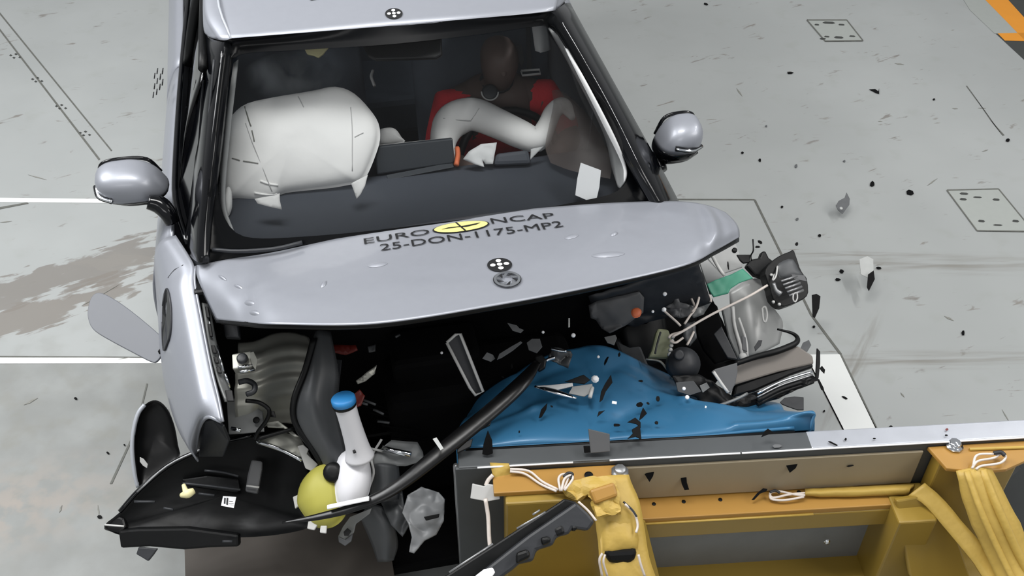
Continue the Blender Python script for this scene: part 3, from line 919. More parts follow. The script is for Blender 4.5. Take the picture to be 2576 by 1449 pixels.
mirror(328, 452, 0.098, 0.062, 0.085, -1, [K(372, 508, 1.075), K(402, 516, 1.06), K(422, 536, 1.04), K(434, 560, 1.01)], 'silver door mirror near the passenger airbag', [(0.095, -0.02, 0.004), (0.085, -0.058, -0.008), (0.05, -0.080, -0.014)])
mirror(1704, 342, 0.070, 0.072, 0.085, 1, [K(1690, 376, 1.05), K(1668, 384, 1.04), K(1655, 402, 1.02), K(1662, 430, 1.0)], 'silver door mirror on the struck side', [(0.060, -0.052, -0.012), (0.015, -0.088, 0.002), (-0.035, -0.084, 0.012)], split=-0.12)

# ---- inside
dash_rows = []
for v, z, w in ((-0.02, 0.972, 0.70), (0.10, 0.985, 0.70), (0.25, 0.985, 0.69), (0.36, 0.965, 0.68), (0.41, 0.90, 0.68), (0.40, 0.72, 0.66), (0.36, 0.5, 0.64)):
    dash_rows.append([C(u * w, v + 0.03 * (abs(u) ** 2), z + 0.01 * (1 - u * u)) for u in (-1, -0.6, -0.2, 0.2, 0.6, 1)])
dash, dash_bvh, _, _ = loft('dashboard', dash_rows, 'dash', car, 5, 5, 0.01, bvh=True, label='dark grey dashboard')
scr = slab('display_screen', [(952, 368), (1138, 348), (1143, 400), (1140, 412), (948, 440), (944, 395)], 'screen', car, 1.035, (0.05, -0.92, 0.38), 0.022, label='wide centre screen seen from behind')
tube('screen_edge', poly_on([(954, 367), (1050, 357), (1138, 348)], 1.07, (0.05, -0.92, 0.38)), 0.003, 'light_plastic', car, 2, 6)
slab('dash_vent', [(972, 440), (1138, 408), (1142, 420), (976, 452)], 'screen', car, 1.0, (0, -0.3, 0.95), 0.004)
slab('instrument_binnacle', [(1247, 386), (1330, 376), (1338, 412), (1240, 416)], 'dash', car, 1.03, (0.05, -0.75, 0.65), 0.05)
crumple('airbag_cover_flap', [(1165, 400), (1180, 382), (1210, 362), (1250, 358), (1245, 384), (1240, 412), (1222, 412), (1212, 398), (1218, 420), (1195, 414)], 'trim_light', car, 1.04, (0.05, -0.7, 0.7), 0.004, 0.006, 20, 2)
crumple('airbag_cover_flap', [(1335, 376), (1368, 368), (1352, 384), (1334, 402)], 'trim_light', car, 1.04, (0.05, -0.7, 0.7), 0.004, 0.004, 20, 2)
slab('interior_card', [(1461, 409), (1512, 428), (1508, 470), (1498, 513), (1447, 491), (1452, 450)], 'white', car, 1.065, (0.1, -0.62, 0.78), 0.003, label='bright white card behind the windscreen corner')


def seat(u, label):
    s = loft('seat_back', [[C(u + a, 1.02 + b, 0.50), C(u, 1.00, 0.50), C(u - a, 1.02 + b, 0.50)] if False else
                           [C(u - 0.25, 0.99, z) + CLON * k, C(u - 0.17, 0.95, z) + CLON * k, C(u, 0.97, z) + CLON * k, C(u + 0.17, 0.95, z) + CLON * k, C(u + 0.25, 0.99, z) + CLON * k]
                           for (a, b, z, k) in ((0, 0, 0.45, 0), (0, 0, 0.75, 0.08), (0, 0, 0.98, 0.16), (0, 0, 1.06, 0.22))], 'seat', car, 5, 5, 0.07, label=label)
    box('headrest', C(u, 1.17, 1.15), CLAT * 0.13, CLON * 0.05, V3((0, 0, 0.085)), 'seat', s, 0.03)
    box('seat_cushion', C(u, 0.75, 0.42), CLAT * 0.25, CLON * 0.25, V3((0, 0, 0.07)), 'seat', s, 0.03)


seat(-0.36, 'dark front passenger seat')
seat(0.36, 'dark driver seat')
box('rear_bench', C(0, 1.75, 0.45), CLAT * 0.62, CLON * 0.22, V3((0, 0, 0.09)), 'seat', car, 0.03)
box('rear_backrest', C(0, 2.0, 0.78), CLAT * 0.62, CLON * 0.06, V3((0, 0.06, 0.30)), 'seat', car, 0.03)
cbox('centre_console', -0.09, 0.09, 0.45, 1.2, 0.3, 0.55, 'dash', car, 0.02)
tube('grab_handle', px([(938, 178, 0.95), (934, 192, 0.95), (938, 205, 0.95), (942, 216, 0.95)]), 0.006, 'light_plastic', car, 4, 6)
slab('sun_visor', [(765, 122), (826, 119), (812, 136), (800, 145), (790, 140), (772, 136)], 'clip_cream', car, 1.30, (0, -0.7, 0.7), 0.012)
# airbags
bag = inflate('passenger_airbag', [(566, 335), (586, 292), (625, 262), (700, 245), (755, 236), (800, 228), (850, 219), (892, 236), (930, 275), (952, 310), (956, 350), (945, 390), (926, 436), (908, 460), (885, 464), (840, 472), (780, 480), (720, 489), (690, 508), (650, 510), (600, 505), (570, 506), (556, 470), (553, 420), (558, 370)], 'airbag', car, 1.08, (0.02, -0.72, 0.69), 0.080, 0.06, 14, 3, 0.005, 11, 0.33, label='inflated white passenger airbag', center=(750, 365))
crumple('airbag_flap', [(640, 500), (690, 492), (703, 486), (704, 505), (709, 527), (675, 520), (648, 512)], 'airbag', bag, 1.085, (0.02, -0.72, 0.69), 0.004, 0.003, 20, 2)
crumple('airbag_flap', [(884, 462), (905, 450), (925, 440), (918, 468), (908, 488), (897, 500), (891, 482)], 'airbag', bag, 1.085, (0.02, -0.72, 0.69), 0.004, 0.003, 20, 2)
nb = V3((0.02, -0.72, 0.69)).normalized()
bag_me = bag.data
bag_bvh = BVHTree.FromPolygons([v.co + WL[bag] for v in bag_me.vertices], [tuple(p.vertices) for p in bag_me.polygons])


def on(bvh, pts, lift):
    return [q for q in (hit(bvh, x, y, lift) for x, y in pts) if q is not None]


for pts in ([(604, 270), (618, 310), (632, 350), (648, 390), (668, 440), (684, 480), (696, 505)], [(882, 270), (886, 320), (886, 380), (886, 430), (890, 470)], [(750, 243), (757, 256), (764, 270)], [(892, 345), (905, 338), (914, 334)]):
    P = on(bag_bvh, pts, 0.0008)
    if len(P) > 1: tube('seam', P, 0.0016, 'print_grey', bag, 3, 5)
for pts in ([(616, 268), (622, 288), (628, 308), (632, 318)], [(634, 328), (638, 345), (640, 356)], [(584, 398), (596, 401), (604, 404)], [(612, 405), (632, 408), (650, 411)]):
    P = on(bag_bvh, pts, 0.001)
    if len(P) > 1: tube('printed_line', P, 0.0022, 'grime', bag, 3, 5, 0.4)
for pts in ([(655, 455), (675, 462), (700, 466)], [(640, 485), (670, 490), (698, 488)], [(660, 505), (680, 508), (698, 505)]):
    P = on(bag_bvh, pts, 0.0)
    if len(P) > 1: tube('fold', P, 0.004, 'airbag', bag, 3, 6)
inflate('side_airbag', [(562, 500), (572, 470), (582, 480), (584, 520), (574, 545), (566, 535)], 'airbag', car, 1.03, (0.4, -0.6, 0.69), 0.02, 0.02, 6, 3)
inflate('centre_airbag', [(952, 330), (975, 321), (995, 325), (1010, 345), (1016, 358), (955, 366)], 'airbag', car, 1.0, (0.1, -0.7, 0.7), 0.03, 0.02, 6, 3)
PP = [(1118, 398), (1116, 350), (1138, 305), (1190, 288), (1250, 310), (1310, 338), (1352, 352), (1374, 318), (1392, 280), (1418, 266), (1440, 296)]
RR = [26, 34, 44, 42, 38, 36, 30, 24, 22, 20, 8]
ZZ = [0.99, 1.0, 1.01, 1.02, 1.02, 1.02, 1.02, 1.03, 1.04, 1.05, 1.05]
db = tube('driver_airbag', [K(x, y, z) for (x, y), z in zip(PP, ZZ)], [r / ppm(x, y, z) for (x, y), r, z in zip(PP, RR, ZZ)], 'airbag', car, 6, 18, label='half folded white driver airbag')
db_bvh = BVHTree.FromPolygons([v.co + WL[db] for v in db.data.vertices], [tuple(p.vertices) for p in db.data.polygons])
for pts in ([(1115, 298), (1150, 302), (1185, 304)], [(1186, 302), (1196, 288), (1206, 272)]):
    P = on(db_bvh, pts, 0.0005)
    if len(P) > 1: tube('seam', P, 0.0016, 'print_grey', db, 3, 5)
tube('steering_rim', [C(0.36, 0.52, 0.86) + (CLAT * math.cos(t) + (V3((0, 0, 0.9)) + CLON * 0.45) * math.sin(t)) * 0.18 for t in [k * math.pi / 8 for k in range(17)]], 0.014, 'black', car, 2, 8)
tube('airbag_tether', px([(1150, 372, 1.03), (1152, 392, 1.02), (1148, 415, 1.01)]), 0.009, 'orange', car, 3, 6)
loft('cabin_film', [[K(1388, 228, 1.12), K(1405, 226, 1.13), K(1425, 236, 1.12)], [K(1392, 262, 1.10), K(1440, 268, 1.13), K(1482, 292, 1.11)], [K(1380, 320, 1.07), K(1450, 330, 1.10), K(1525, 370, 1.08)], [K(1372, 370, 1.04), K(1440, 385, 1.06), K(1538, 415, 1.05)], [K(1385, 410, 1.02), K(1440, 430, 1.03), K(1535, 450, 1.03)]], 'smoked_film', car, 6, 6, 0.0, label='smoky grey half clear sheet inside the struck side windscreen corner')  # half clear grey-brown curved sheet
ring_p = poly_on([(1311, 178), (1357, 175), (1360, 186), (1314, 190)], 1.05, (0, -0.7, 0.7))
tube('belt_guide', ring_p + [ring_p[0]], 0.0045, 'light_plastic', car, 1, 6)
slab('seat_belt', [(1322, 60), (1334, 60), (1338, 176), (1326, 178)], 'dark', car, 1.06, (0, -0.75, 0.66), 0.003)
slab('belt_trim', [(1255, 125), (1312, 112), (1318, 150), (1313, 170), (1300, 146), (1283, 152)], 'grey_plastic', car, 1.02, (0.1, -0.7, 0.7), 0.005)

# ---- crash test dummy in the driver seat
dummy = thing('crash_test_dummy', 'crash test dummy in red shirt slumped in the driver seat', 'dummy', C(0.36, 0.85, 0.5))


def skinned(name, verts, edges, rad, m, par, sub=2):
    c = WL[par]
    me = bpy.data.meshes.new(name); me.from_pydata([V3(v) - c for v in verts], edges, [])
    o = bpy.data.objects.new(name, me); COL.objects.link(o); o.parent = par; WL[o] = c
    me.materials.append(MATS[m])
    o.modifiers.new('skin', 'SKIN')
    if not me.skin_vertices: me.skin_vertices.new()
    for i, r in enumerate(rad):
        me.skin_vertices[0].data[i].radius = r if isinstance(r, tuple) else (r, r)
    me.skin_vertices[0].data[0].use_root = True
    sm = o.modifiers.new('smooth', 'SUBSURF'); sm.levels = sub; sm.render_levels = sub
    for p in me.polygons: p.use_smooth = True
    o.modifiers['skin'].use_smooth_shade = True
    return o


def D(u, v, z): return C(0.36 + u, v, z)


bv = [D(0, 0.86, 0.52), D(0, 0.84, 0.68), D(0, 0.80, 0.84), D(0, 0.78, 0.97), D(0, 0.76, 1.04), D(0, 0.73, 1.09), D(0, 0.70, 1.235),
      D(-0.17, 0.77, 0.96), D(-0.24, 0.62, 0.84), D(-0.16, 0.46, 0.90), D(-0.13, 0.40, 0.93),
      D(0.17, 0.77, 0.96), D(0.24, 0.62, 0.86), D(0.17, 0.46, 0.93), D(0.14, 0.40, 0.96),
      D(-0.10, 0.80, 0.50), D(-0.13, 0.45, 0.56), D(-0.12, 0.25, 0.34), D(0.10, 0.80, 0.50), D(0.13, 0.45, 0.56), D(0.12, 0.25, 0.34), D(0, 0.71, 1.16)]
be = [(0, 1), (1, 2), (2, 3), (3, 4), (4, 5), (5, 21), (21, 6), (3, 7), (7, 8), (8, 9), (9, 10), (3, 11), (11, 12), (12, 13), (13, 14), (0, 15), (15, 16), (16, 17), (0, 18), (18, 19), (19, 20)]
br = [(0.16, 0.11), (0.14, 0.10), (0.15, 0.11), (0.12, 0.09), 0.05, (0.058, 0.07), (0.06, 0.075), 0.062, 0.048, 0.038, 0.042, 0.062, 0.048, 0.038, 0.042, 0.085, 0.065, 0.05, 0.085, 0.065, 0.05, (0.078, 0.095)]
skinned('body', bv, be, br, 'dummy_skin', dummy)
sv = [bv[0], bv[1], bv[2], bv[3] + V3((0, 0, 0.02)), bv[7], bv[8], bv[11], bv[12]]
skinned('shirt', sv, [(0, 1), (1, 2), (2, 3), (3, 4), (4, 5), (3, 6), (6, 7)], [(0.18, 0.125), (0.16, 0.115), (0.17, 0.125), (0.135, 0.10), 0.075, 0.062, 0.075, 0.062], 'red_cloth', dummy)
lathe('neck_ring', D(0, 0.77, 1.03), (0, -0.2, 1), [(0, 0.06), (0.01, 0.065), (0.02, 0.06)], 'dark', dummy, 16)
ldp = K(1232, 232, 1.07)
lathe('chest_disc', ldp, (0.1, -0.7, 0.7), [(0, 0.028), (0.004, 0.028), (0.006, 0.02)], 'dark', dummy, 18)
_e = V3((0.1, -0.7, 0.7)).normalized(); _a = _e.cross(V3((1, 0, 0))).normalized(); _b = _a.cross(_e)
tube('chest_ring', [ldp + _e * 0.006 + (_b * math.cos(t) + -_a * math.sin(t)) * 0.029 for t in [k * math.pi / 8 for k in range(9)]], 0.003, 'light_plastic', dummy, 2, 6)
lathe('nose', D(0, 0.65, 1.15), -CLON + V3((0, 0, -0.3)), [(0, 0.016), (0.02, 0.010), (0.026, 0.004)], 'dummy_skin', dummy, 10)

# ---- engine bay (parts of the car)
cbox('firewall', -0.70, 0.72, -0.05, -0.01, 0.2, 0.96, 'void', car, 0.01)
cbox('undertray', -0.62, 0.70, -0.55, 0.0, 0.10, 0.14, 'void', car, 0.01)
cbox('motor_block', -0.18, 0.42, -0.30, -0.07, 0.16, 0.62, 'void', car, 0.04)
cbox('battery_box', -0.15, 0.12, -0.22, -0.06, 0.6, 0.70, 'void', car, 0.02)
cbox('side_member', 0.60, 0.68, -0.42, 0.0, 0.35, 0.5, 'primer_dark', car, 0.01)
# struck-side inner panels
crumple('inner_wing_panel', [(1480, 745, 0.74), (1620, 700, 0.80), (1755, 655, 0.86), (1772, 700, 0.80), (1790, 760, 0.72), (1700, 790, 0.66), (1600, 820, 0.62), (1500, 800, 0.62)], 'dark', car, th=0.004, amp=0.006, cuts=3, seed=4)
slab('suspension_rail', [(1756, 652), (1772, 642), (1835, 712), (1800, 735), (1785, 740)], 'primer', car, 0.72, (-0.2, -0.5, 0.84), 0.012)
slab('suspension_rail', [(1773, 642), (1790, 632), (1846, 600), (1862, 640), (1868, 672), (1815, 690)], 'clear_grey', car, 0.66, (0.1, -0.5, 0.84), 0.008)
tube('rail_flange', px([(1788, 636, 0.74), (1805, 668, 0.70), (1822, 694, 0.68)]), 0.006, 'light_plastic', car, 3, 6)
crumple('grey_liner_panel', [(1481, 768, 0.70), (1500, 757, 0.72), (1608, 733, 0.76), (1620, 748, 0.74), (1618, 785, 0.70), (1570, 820, 0.66), (1534, 838, 0.64), (1515, 826, 0.64), (1500, 806, 0.66), (1486, 800, 0.67)], 'grey_plastic', car, th=0.004, amp=0.004, cuts=3, seed=8, label='matt grey liner panel with an orange clip')
inflate('liner_clip', [(1588, 790), (1590, 778), (1604, 774), (1614, 782), (1610, 796), (1596, 800)], 'orange', car, 0.735, (0, -0.5, 0.85), 0.008, 0.004, 5, 2, label='small orange clip')
crumple('bay_shade_sheet', [(1420, 790), (1560, 750), (1700, 745), (1788, 742), (1806, 780), (1830, 830), (1862, 905), (1830, 930), (1780, 985), (1700, 970), (1600, 930), (1500, 880), (1440, 860)], 'void', car, 0.46, (0, -0.2, 0.98), 0.006, 0.01, 12, 3, 6)  # black sheet put in for the shadow behind the torn parts
# near-side inner wing: flange strip with slots, ribbed wheelhouse
fl_rows = [[(498, 700, 0.96), (512, 706, 0.955)], [(508, 770, 0.94), (528, 775, 0.93)], [(522, 860, 0.905), (544, 862, 0.89)], [(545, 950, 0.875), (566, 950, 0.855)], [(566, 1010, 0.85), (590, 1010, 0.83)]]
fs_ = loft('wing_flange', [[K(*p) for p in r] for r in fl_rows], 'primer', car, 3, 6, 0.006, label='slotted metal flange along the wing')
for (x, y, w, h, z) in ((519, 785, 4, 14, 0.935), (526, 830, 4, 16, 0.918), (535, 878, 5, 10, 0.90), (541, 905, 5, 8, 0.892), (548, 930, 5, 8, 0.885), (575, 995, 9, 14, 0.852)):
    slab('flange_slot', [(x - w, y - h), (x + w, y - h), (x + w + 5, y + h), (x - w + 5, y + h)], 'black', fs_, z + 0.006, (0, -0.3, 0.95), 0.006)
for (x0, y0, x1, y1, z) in ((522, 775, 534, 850, 0.935), (546, 870, 562, 935, 0.90), (566, 940, 578, 975, 0.875)):
    tube('flange_edge', [K(x0, y0, z), K(x1, y1, z - 0.035)], 0.0035, 'chrome', fs_, 1, 6)
wh_rows = []
for (yy, z, xs, xe) in ((862, 0.80, 600, 775), (905, 0.79, 596, 795), (950, 0.76, 592, 800), (1000, 0.72, 590, 800), (1050, 0.66, 592, 790), (1090, 0.60, 590, 770)):
    wh_rows.append([K(xs + (xe - xs) * t, yy - 14 * t - (14 if 0.3 < t < 0.8 else 0), z - 0.10 * t * t) for t in (0, 0.25, 0.5, 0.75, 1)])
G2 = grid_from(wh_rows, 6, 8)
V = []
for i, r in enumerate(G2):
    for j, p in enumerate(r):
        V.append(p + V3((0, -0.3, 1)) * 0.004 * math.sin(i * 0.95 + j * 0.06))
mk('wheelhouse_panel', V, grid_faces(len(G2), len(G2[0])), 'galv', car, True, 0.004, label='ribbed grey wheelhouse panel')
br_ = box('bracket', K(612, 912, 0.86), V3((0.026, 0.006, 0)), V3((-0.004, 0.022, 0.008)), V3((0, -0.006, 0.016)), 'galv', car, 0.004, label='small metal bracket on the wheelhouse')
lathe('bracket_bush', K(610, 903, 0.885), (0, -0.3, 1), [(0, 0.016), (0.008, 0.015), (0.010, 0.010)], 'dark', br_, 14)
tube('bracket_bar', px([(598, 925, 0.87), (635, 918, 0.865)]), 0.005, 'chrome', br_, 1, 6)
tube('bracket_bar', px([(603, 936, 0.86), (640, 929, 0.855)]), 0.005, 'chrome', br_, 1, 6)
slab('bracket_tab', [(626, 888), (638, 884), (648, 905), (643, 930), (634, 918)], 'galv', br_, 0.875, (0.2, -0.5, 0.85), 0.004)
slab('strut_plate', [(570, 1010), (612, 1005), (660, 1035), (664, 1085), (610, 1090), (575, 1092)], 'primer', car, 0.66, (-0.1, -0.45, 0.88), 0.008)
lathe('strut_hole', K(645, 1057, 0.672), (-0.1, -0.45, 0.88), [(0, 0.010), (0.002, 0.010), (0.0025, 0.006)], 'black', car, 12)
tube('strut_edge', px([(582, 1078, 0.672), (606, 1082, 0.672)]), 0.006, 'chrome', car, 1, 6)
slab('cross_bracket', [(670, 1062), (700, 1058), (730, 1080), (752, 1098), (740, 1098), (712, 1076), (672, 1074)], 'galv', car, 0.64, (0, -0.4, 0.9), 0.008)
crumple('lower_arm_plate', [(650, 1108), (700, 1085), (752, 1098), (772, 1130), (790, 1165), (720, 1140), (645, 1115)], 'galv', car, 0.58, (0, -0.4, 0.9), 0.005, 0.004, 16, 2)
tube('lower_arm_edge', px([(646, 1110, 0.585), (700, 1128, 0.575), (760, 1158, 0.565)]), 0.006, 'chrome', car, 4, 6)
tube('rubber_hose', px([(618, 1008, 0.75), (650, 1012, 0.745), (676, 1030, 0.73), (672, 1055, 0.70), (650, 1085, 0.66), (642, 1105, 0.64)]), 0.006, 'black', car, 6, 8, label='thin black rubber hose')
tube('rubber_hose', px([(645, 1105, 0.64), (690, 1092, 0.645), (742, 1078, 0.65)]), 0.006, 'black', car, 4, 8)
tube('wiring_hook', px([(600, 962, 0.80), (622, 958, 0.80), (640, 968, 0.795), (638, 985, 0.79), (620, 992, 0.785)]), 0.008, 'dark', car, 5, 8)
slab('small_bracket', [(560, 812), (600, 815), (604, 850), (566, 848)], 'dark', car, 0.87, (0, -0.4, 0.9), 0.02)
slab('small_bracket', [(676, 1032), (690, 1034), (694, 1050), (678, 1048)], 'black', car, 0.70, (0, -0.4, 0.9), 0.004)
# dark air duct panel
loft('air_duct', [[K(795, 835, 0.86), K(805, 832, 0.87), K(830, 835, 0.85)], [K(770, 930, 0.80), K(800, 925, 0.82), K(850, 940, 0.78)], [K(738, 1020, 0.74), K(790, 1010, 0.77), K(845, 1010, 0.72)], [K(745, 1080, 0.68), K(800, 1080, 0.71), K(860, 1090, 0.66)], [K(790, 1140, 0.62), K(830, 1150, 0.64), K(870, 1150, 0.62)], [K(815, 1185, 0.58), K(838, 1190, 0.60), K(862, 1185, 0.58)]], 'primer_dark', car, 5, 6, 0.008, label='dark curved air duct beside the washer bottle')
tube('duct_edge', px([(790, 850, 0.868), (768, 930, 0.81), (740, 1005, 0.76), (742, 1060, 0.71), (775, 1110, 0.66), (812, 1170, 0.60)]), 0.010, 'black', car, 5, 8)
slab('radiator_side_panel', [(800, 900), (860, 905), (850, 1000), (848, 1095), (812, 1060)], 'dark', car, 0.62, (0, -0.5, 0.86), 0.006)
for (pts, z, m) in (([(812, 878), (840, 866), (895, 868), (900, 882), (870, 892), (830, 886)], 0.70, 'red_dark'), ([(892, 990), (905, 980), (918, 995), (908, 1020), (895, 1025)], 0.74, 'red_dark'),
                    ([(895, 958), (925, 935), (948, 918), (942, 940), (920, 958), (900, 966)], 0.74, 'galv'), ([(1010, 868), (1022, 862), (1030, 872), (1016, 892)], 0.66, 'primer_dark'),
                    ([(925, 872), (945, 866), (944, 884), (928, 886)], 0.68, 'primer_dark')):
    crumple('torn_scrap', pts, m, car, z, (0.1, -0.5, 0.86), 0.004, 0.006, 22, 2, seed=int(pts[0][0]))
for (x0, y0, x1, y1, z) in ((995, 848, 1006, 842, 0.74), (805, 922, 850, 918, 0.72), (832, 948, 852, 944, 0.7), (912, 1005, 945, 1018, 0.62), (940, 1030, 965, 1042, 0.6), (950, 1060, 980, 1064, 0.56), (905, 1012, 925, 1018, 0.62)):
    tube('metal_rib', [K(x0, y0, z), K(x1, y1, z)], 0.004, 'primer_dark', car, 1, 6)
# radiator fins hanging in the dark
for k in range(7):
    tube('cooling_pipe', px([(905 + k * 14, 1005 + k * 16, 0.50), (985 + k * 18, 1030 + k * 14, 0.50)]), 0.004, 'void', car, 1, 6)

# ================================================================== TROLLEY AND BARRIER
tr = thing('barrier_trolley', 'yellow steel crash barrier trolley with taped cables', 'trolley', T(0.8, 0.3, 0))
ZT = 0.72
pl = tbox('mounting_plate', 0.0, 1.95, -0.012, 0.0, 0.06, ZT - 0.004, 'plate_steel', tr, 0.003, label='dark steel mounting plate')
tbox('edge_rail', 0.008, 0.99, -0.062, -0.002, ZT - 0.045, ZT, 'plate_steel', tr, 0.004)
tbox('edge_rail', 0.98, 1.95, -0.063, -0.002, ZT - 0.045, ZT + 0.001, 'aluminium', tr, 0.004, label='bright aluminium edge rail')
tube('rail_edge', [T(0.06, 0.001, ZT), T(0.32, 0.001, ZT)], 0.0028, 'white', tr, 1, 6)
tube('rail_edge', [T(0.42, 0.001, ZT), T(0.78, 0.001, ZT)], 0.0028, 'white', tr, 1, 6)
tube('rail_edge', [T(0.785, 0.001, ZT), T(1.94, 0.001, ZT)], 0.0028, 'white', tr, 1, 6)
tube('rail_end', [T(0.002, -0.02, ZT - 0.01), T(0.002, -0.02, ZT - 0.2), T(0.004, -0.012, 0.1)], 0.008, 'steel', tr, 3, 6)
for k in range(7):
    lathe('rivet', T(0.006, -0.012, ZT - 0.03 - k * 0.018), -TLAT, [(0, 0.008), (0.005, 0.006)], 'steel', tr, 8)
# left post with top plate
tbox('front_post', 0.13, 0.44, 0.002, 0.10, 0.05, ZT - 0.035, 'yellow_paint', tr, 0.006, label='yellow steel post behind the mounting plate')
tbox('post_top_plate', 0.10, 0.45, 0.002, 0.075, ZT - 0.035, ZT - 0.018, 'orange_paint', tr, 0.003)
tbox('upper_web', 0.44, 1.30, 0.0, 0.008, 0.55, ZT - 0.03, 'plate_yellow_bounce', tr, 0.002)
tbox('upper_flange', 0.44, 1.30, 0.0, 0.075, 0.525, 0.545, 'orange_paint', tr, 0.003, label='orange painted flange with small rivet holes')
tbox('cross_beam', 0.44, 1.30, 0.050, 0.078, 0.455, 0.526, 'yellow_paint', tr, 0.004)
tbox('web_plate', 0.44, 1.30, 0.002, 0.012, 0.05, 0.455, 'primer', tr, 0.002)
tbox('cross_beam', 0.44, 1.30, 0.0, 0.085, 0.14, 0.20, 'yellow_paint', tr, 0.004)
tbox('side_post', 1.22, 1.33, 0.006, 0.14, 0.05, 0.55, 'yellow_paint', tr, 0.006)
rp = tbox('front_post', 1.33, 1.56, 0.002, 0.05, 0.05, ZT - 0.035, 'yellow_paint', tr, 0.006)
tp = [K(*p, ZT - 0.015) for p in ((2333, 1123), (2600, 1106), (2600, 1150), (2532, 1180), (2470, 1186), (2382, 1178))]
prism('post_top_plate', tp, 'orange_paint', tr, 0.014, label='orange top plate of the far post')
tube('top_plate_rib', [T(1.42, 0.022, ZT - 0.012), T(1.75, 0.03, ZT - 0.012)], 0.005, 'yellow_tape', tr, 1, 6)
# sloping braces towards the trolley body
loft('brace', [[K(1490, 1205, 0.69), K(1530, 1200, 0.70), K(1572, 1198, 0.69)], [K(1505, 1290, 0.64), K(1552, 1285, 0.66), K(1600, 1285, 0.64)], [K(1515, 1400, 0.56), K(1565, 1398, 0.58), K(1625, 1400, 0.56)], [K(1520, 1520, 0.48), K(1580, 1520, 0.50), K(1660, 1520, 0.48)]], 'yellow_tape', tr, 4, 5, 0.05, 0.004, 20, label='sloping brace wrapped in yellow tape')
loft('brace', [[K(2405, 1182, 0.69), K(2440, 1178, 0.70), K(2480, 1178, 0.69)], [K(2445, 1290, 0.60), K(2480, 1290, 0.62), K(2535, 1290, 0.60)], [K(2492, 1400, 0.50), K(2535, 1400, 0.52), K(2590, 1400, 0.50)], [K(2540, 1520, 0.42), K(2590, 1520, 0.44), K(2650, 1520, 0.42)]], 'yellow_tape', tr, 4, 5, 0.05, 0.004, 20, label='taped brace at the far end')
tube('brace_cable', px([(2432, 1185, 0.715), (2470, 1290, 0.645), (2520, 1400, 0.545), (2570, 1500, 0.47)]), 0.010 , 'yellow_tape', tr, 4, 8, 0.5)
tube('brace_cable', px([(2470, 1182, 0.71), (2515, 1290, 0.64), (2565, 1400, 0.54), (2620, 1500, 0.46)]), 0.012, 'yellow_tape', tr, 4, 8)
slab('gusset', [(2255, 1260), (2310, 1250), (2400, 1330), (2440, 1449), (2440, 1520), (2330, 1520), (2290, 1449)], 'yellow_paint', tr, 0.40, (0.1, -0.9, 0.4), 0.02)
slab('gusset', [(1590, 1300), (1625, 1310), (1660, 1449), (1670, 1520), (1600, 1520)], 'yellow_paint', tr, 0.45, (0.6, -0.7, 0.4), 0.02)
# tape covered cable run along the flange, then diagonally down
loft('taped_cable_run', [[K(2025, 1247, 0.555), K(2025, 1240, 0.568), K(2025, 1232, 0.556)], [K(2120, 1248, 0.555), K(2120, 1236, 0.57), K(2120, 1228, 0.556)], [K(2220, 1246, 0.555), K(2220, 1232, 0.572), K(2220, 1222, 0.556)], [K(2285, 1243, 0.557), K(2290, 1230, 0.575), K(2300, 1218, 0.56)]], 'yellow_tape', tr, 3, 5, 0.006, 0.003, 24, label='flat cable run under yellow tape')
loft('taped_strap', [[K(2285, 1247, 0.57), K(2325, 1215, 0.60)], [K(2330, 1275, 0.56), K(2365, 1250, 0.58)], [K(2420, 1380, 0.50), K(2455, 1350, 0.53)], [K(2470, 1449, 0.46), K(2525, 1420, 0.48)], [K(2520, 1530, 0.42), K(2590, 1520, 0.44)]], 'yellow_tape', tr, 4, 5, 0.012, 0.003, 18, label='wide taped strap running diagonally down')
slab('tape_patch', [(2103, 1219), (2145, 1218), (2150, 1236), (2108, 1238)], 'yellow_tape', tr, 0.548, (0, 0, 1), 0.003)
# taped block on the left post
crumple('tape_patch', [(1232, 1163, 0.725), (1280, 1166, 0.725), (1285, 1190, 0.70), (1300, 1225, 0.685), (1290, 1262, 0.66), (1270, 1235, 0.68), (1242, 1205, 0.70)], 'yellow_tape', tr, th=0.004, amp=0.004, cuts=2, seed=5)
crumple('tape_block', [(1415, 1235, 0.715), (1432, 1215, 0.72), (1490, 1200, 0.73), (1542, 1200, 0.73), (1556, 1240, 0.715), (1562, 1290, 0.69), (1500, 1300, 0.69), (1482, 1240, 0.715), (1455, 1260, 0.70)], 'yellow_tape', tr, th=0.02, amp=0.006, fs=20, cuts=3, seed=6, smooth=False)
slab('tape_block', [(1483, 1232), (1546, 1212), (1556, 1247), (1498, 1268)], 'orange_paint', tr, 0.735, (0.1, -0.5, 0.85), 0.03)
bb = slab('sensor_box', [(1518, 1388), (1604, 1384), (1600, 1412), (1580, 1422), (1530, 1420)], 'black', tr, 0.60, (0, -0.85, 0.5), 0.05, label='black box tucked under the tape')
inflate('sensor_wrap', [(1512, 1390), (1515, 1300), (1530, 1290), (1585, 1290), (1604, 1330), (1606, 1382), (1560, 1392)], 'yellow_tape', tr, 0.62, (0.05, -0.5, 0.85), 0.035, 0.02, 6, 2, 0.006, 22)


def cable(pts, r=0.0035, m='wire_white'):
    return tube('cable', px(pts), r, m, tr, 5, 6)


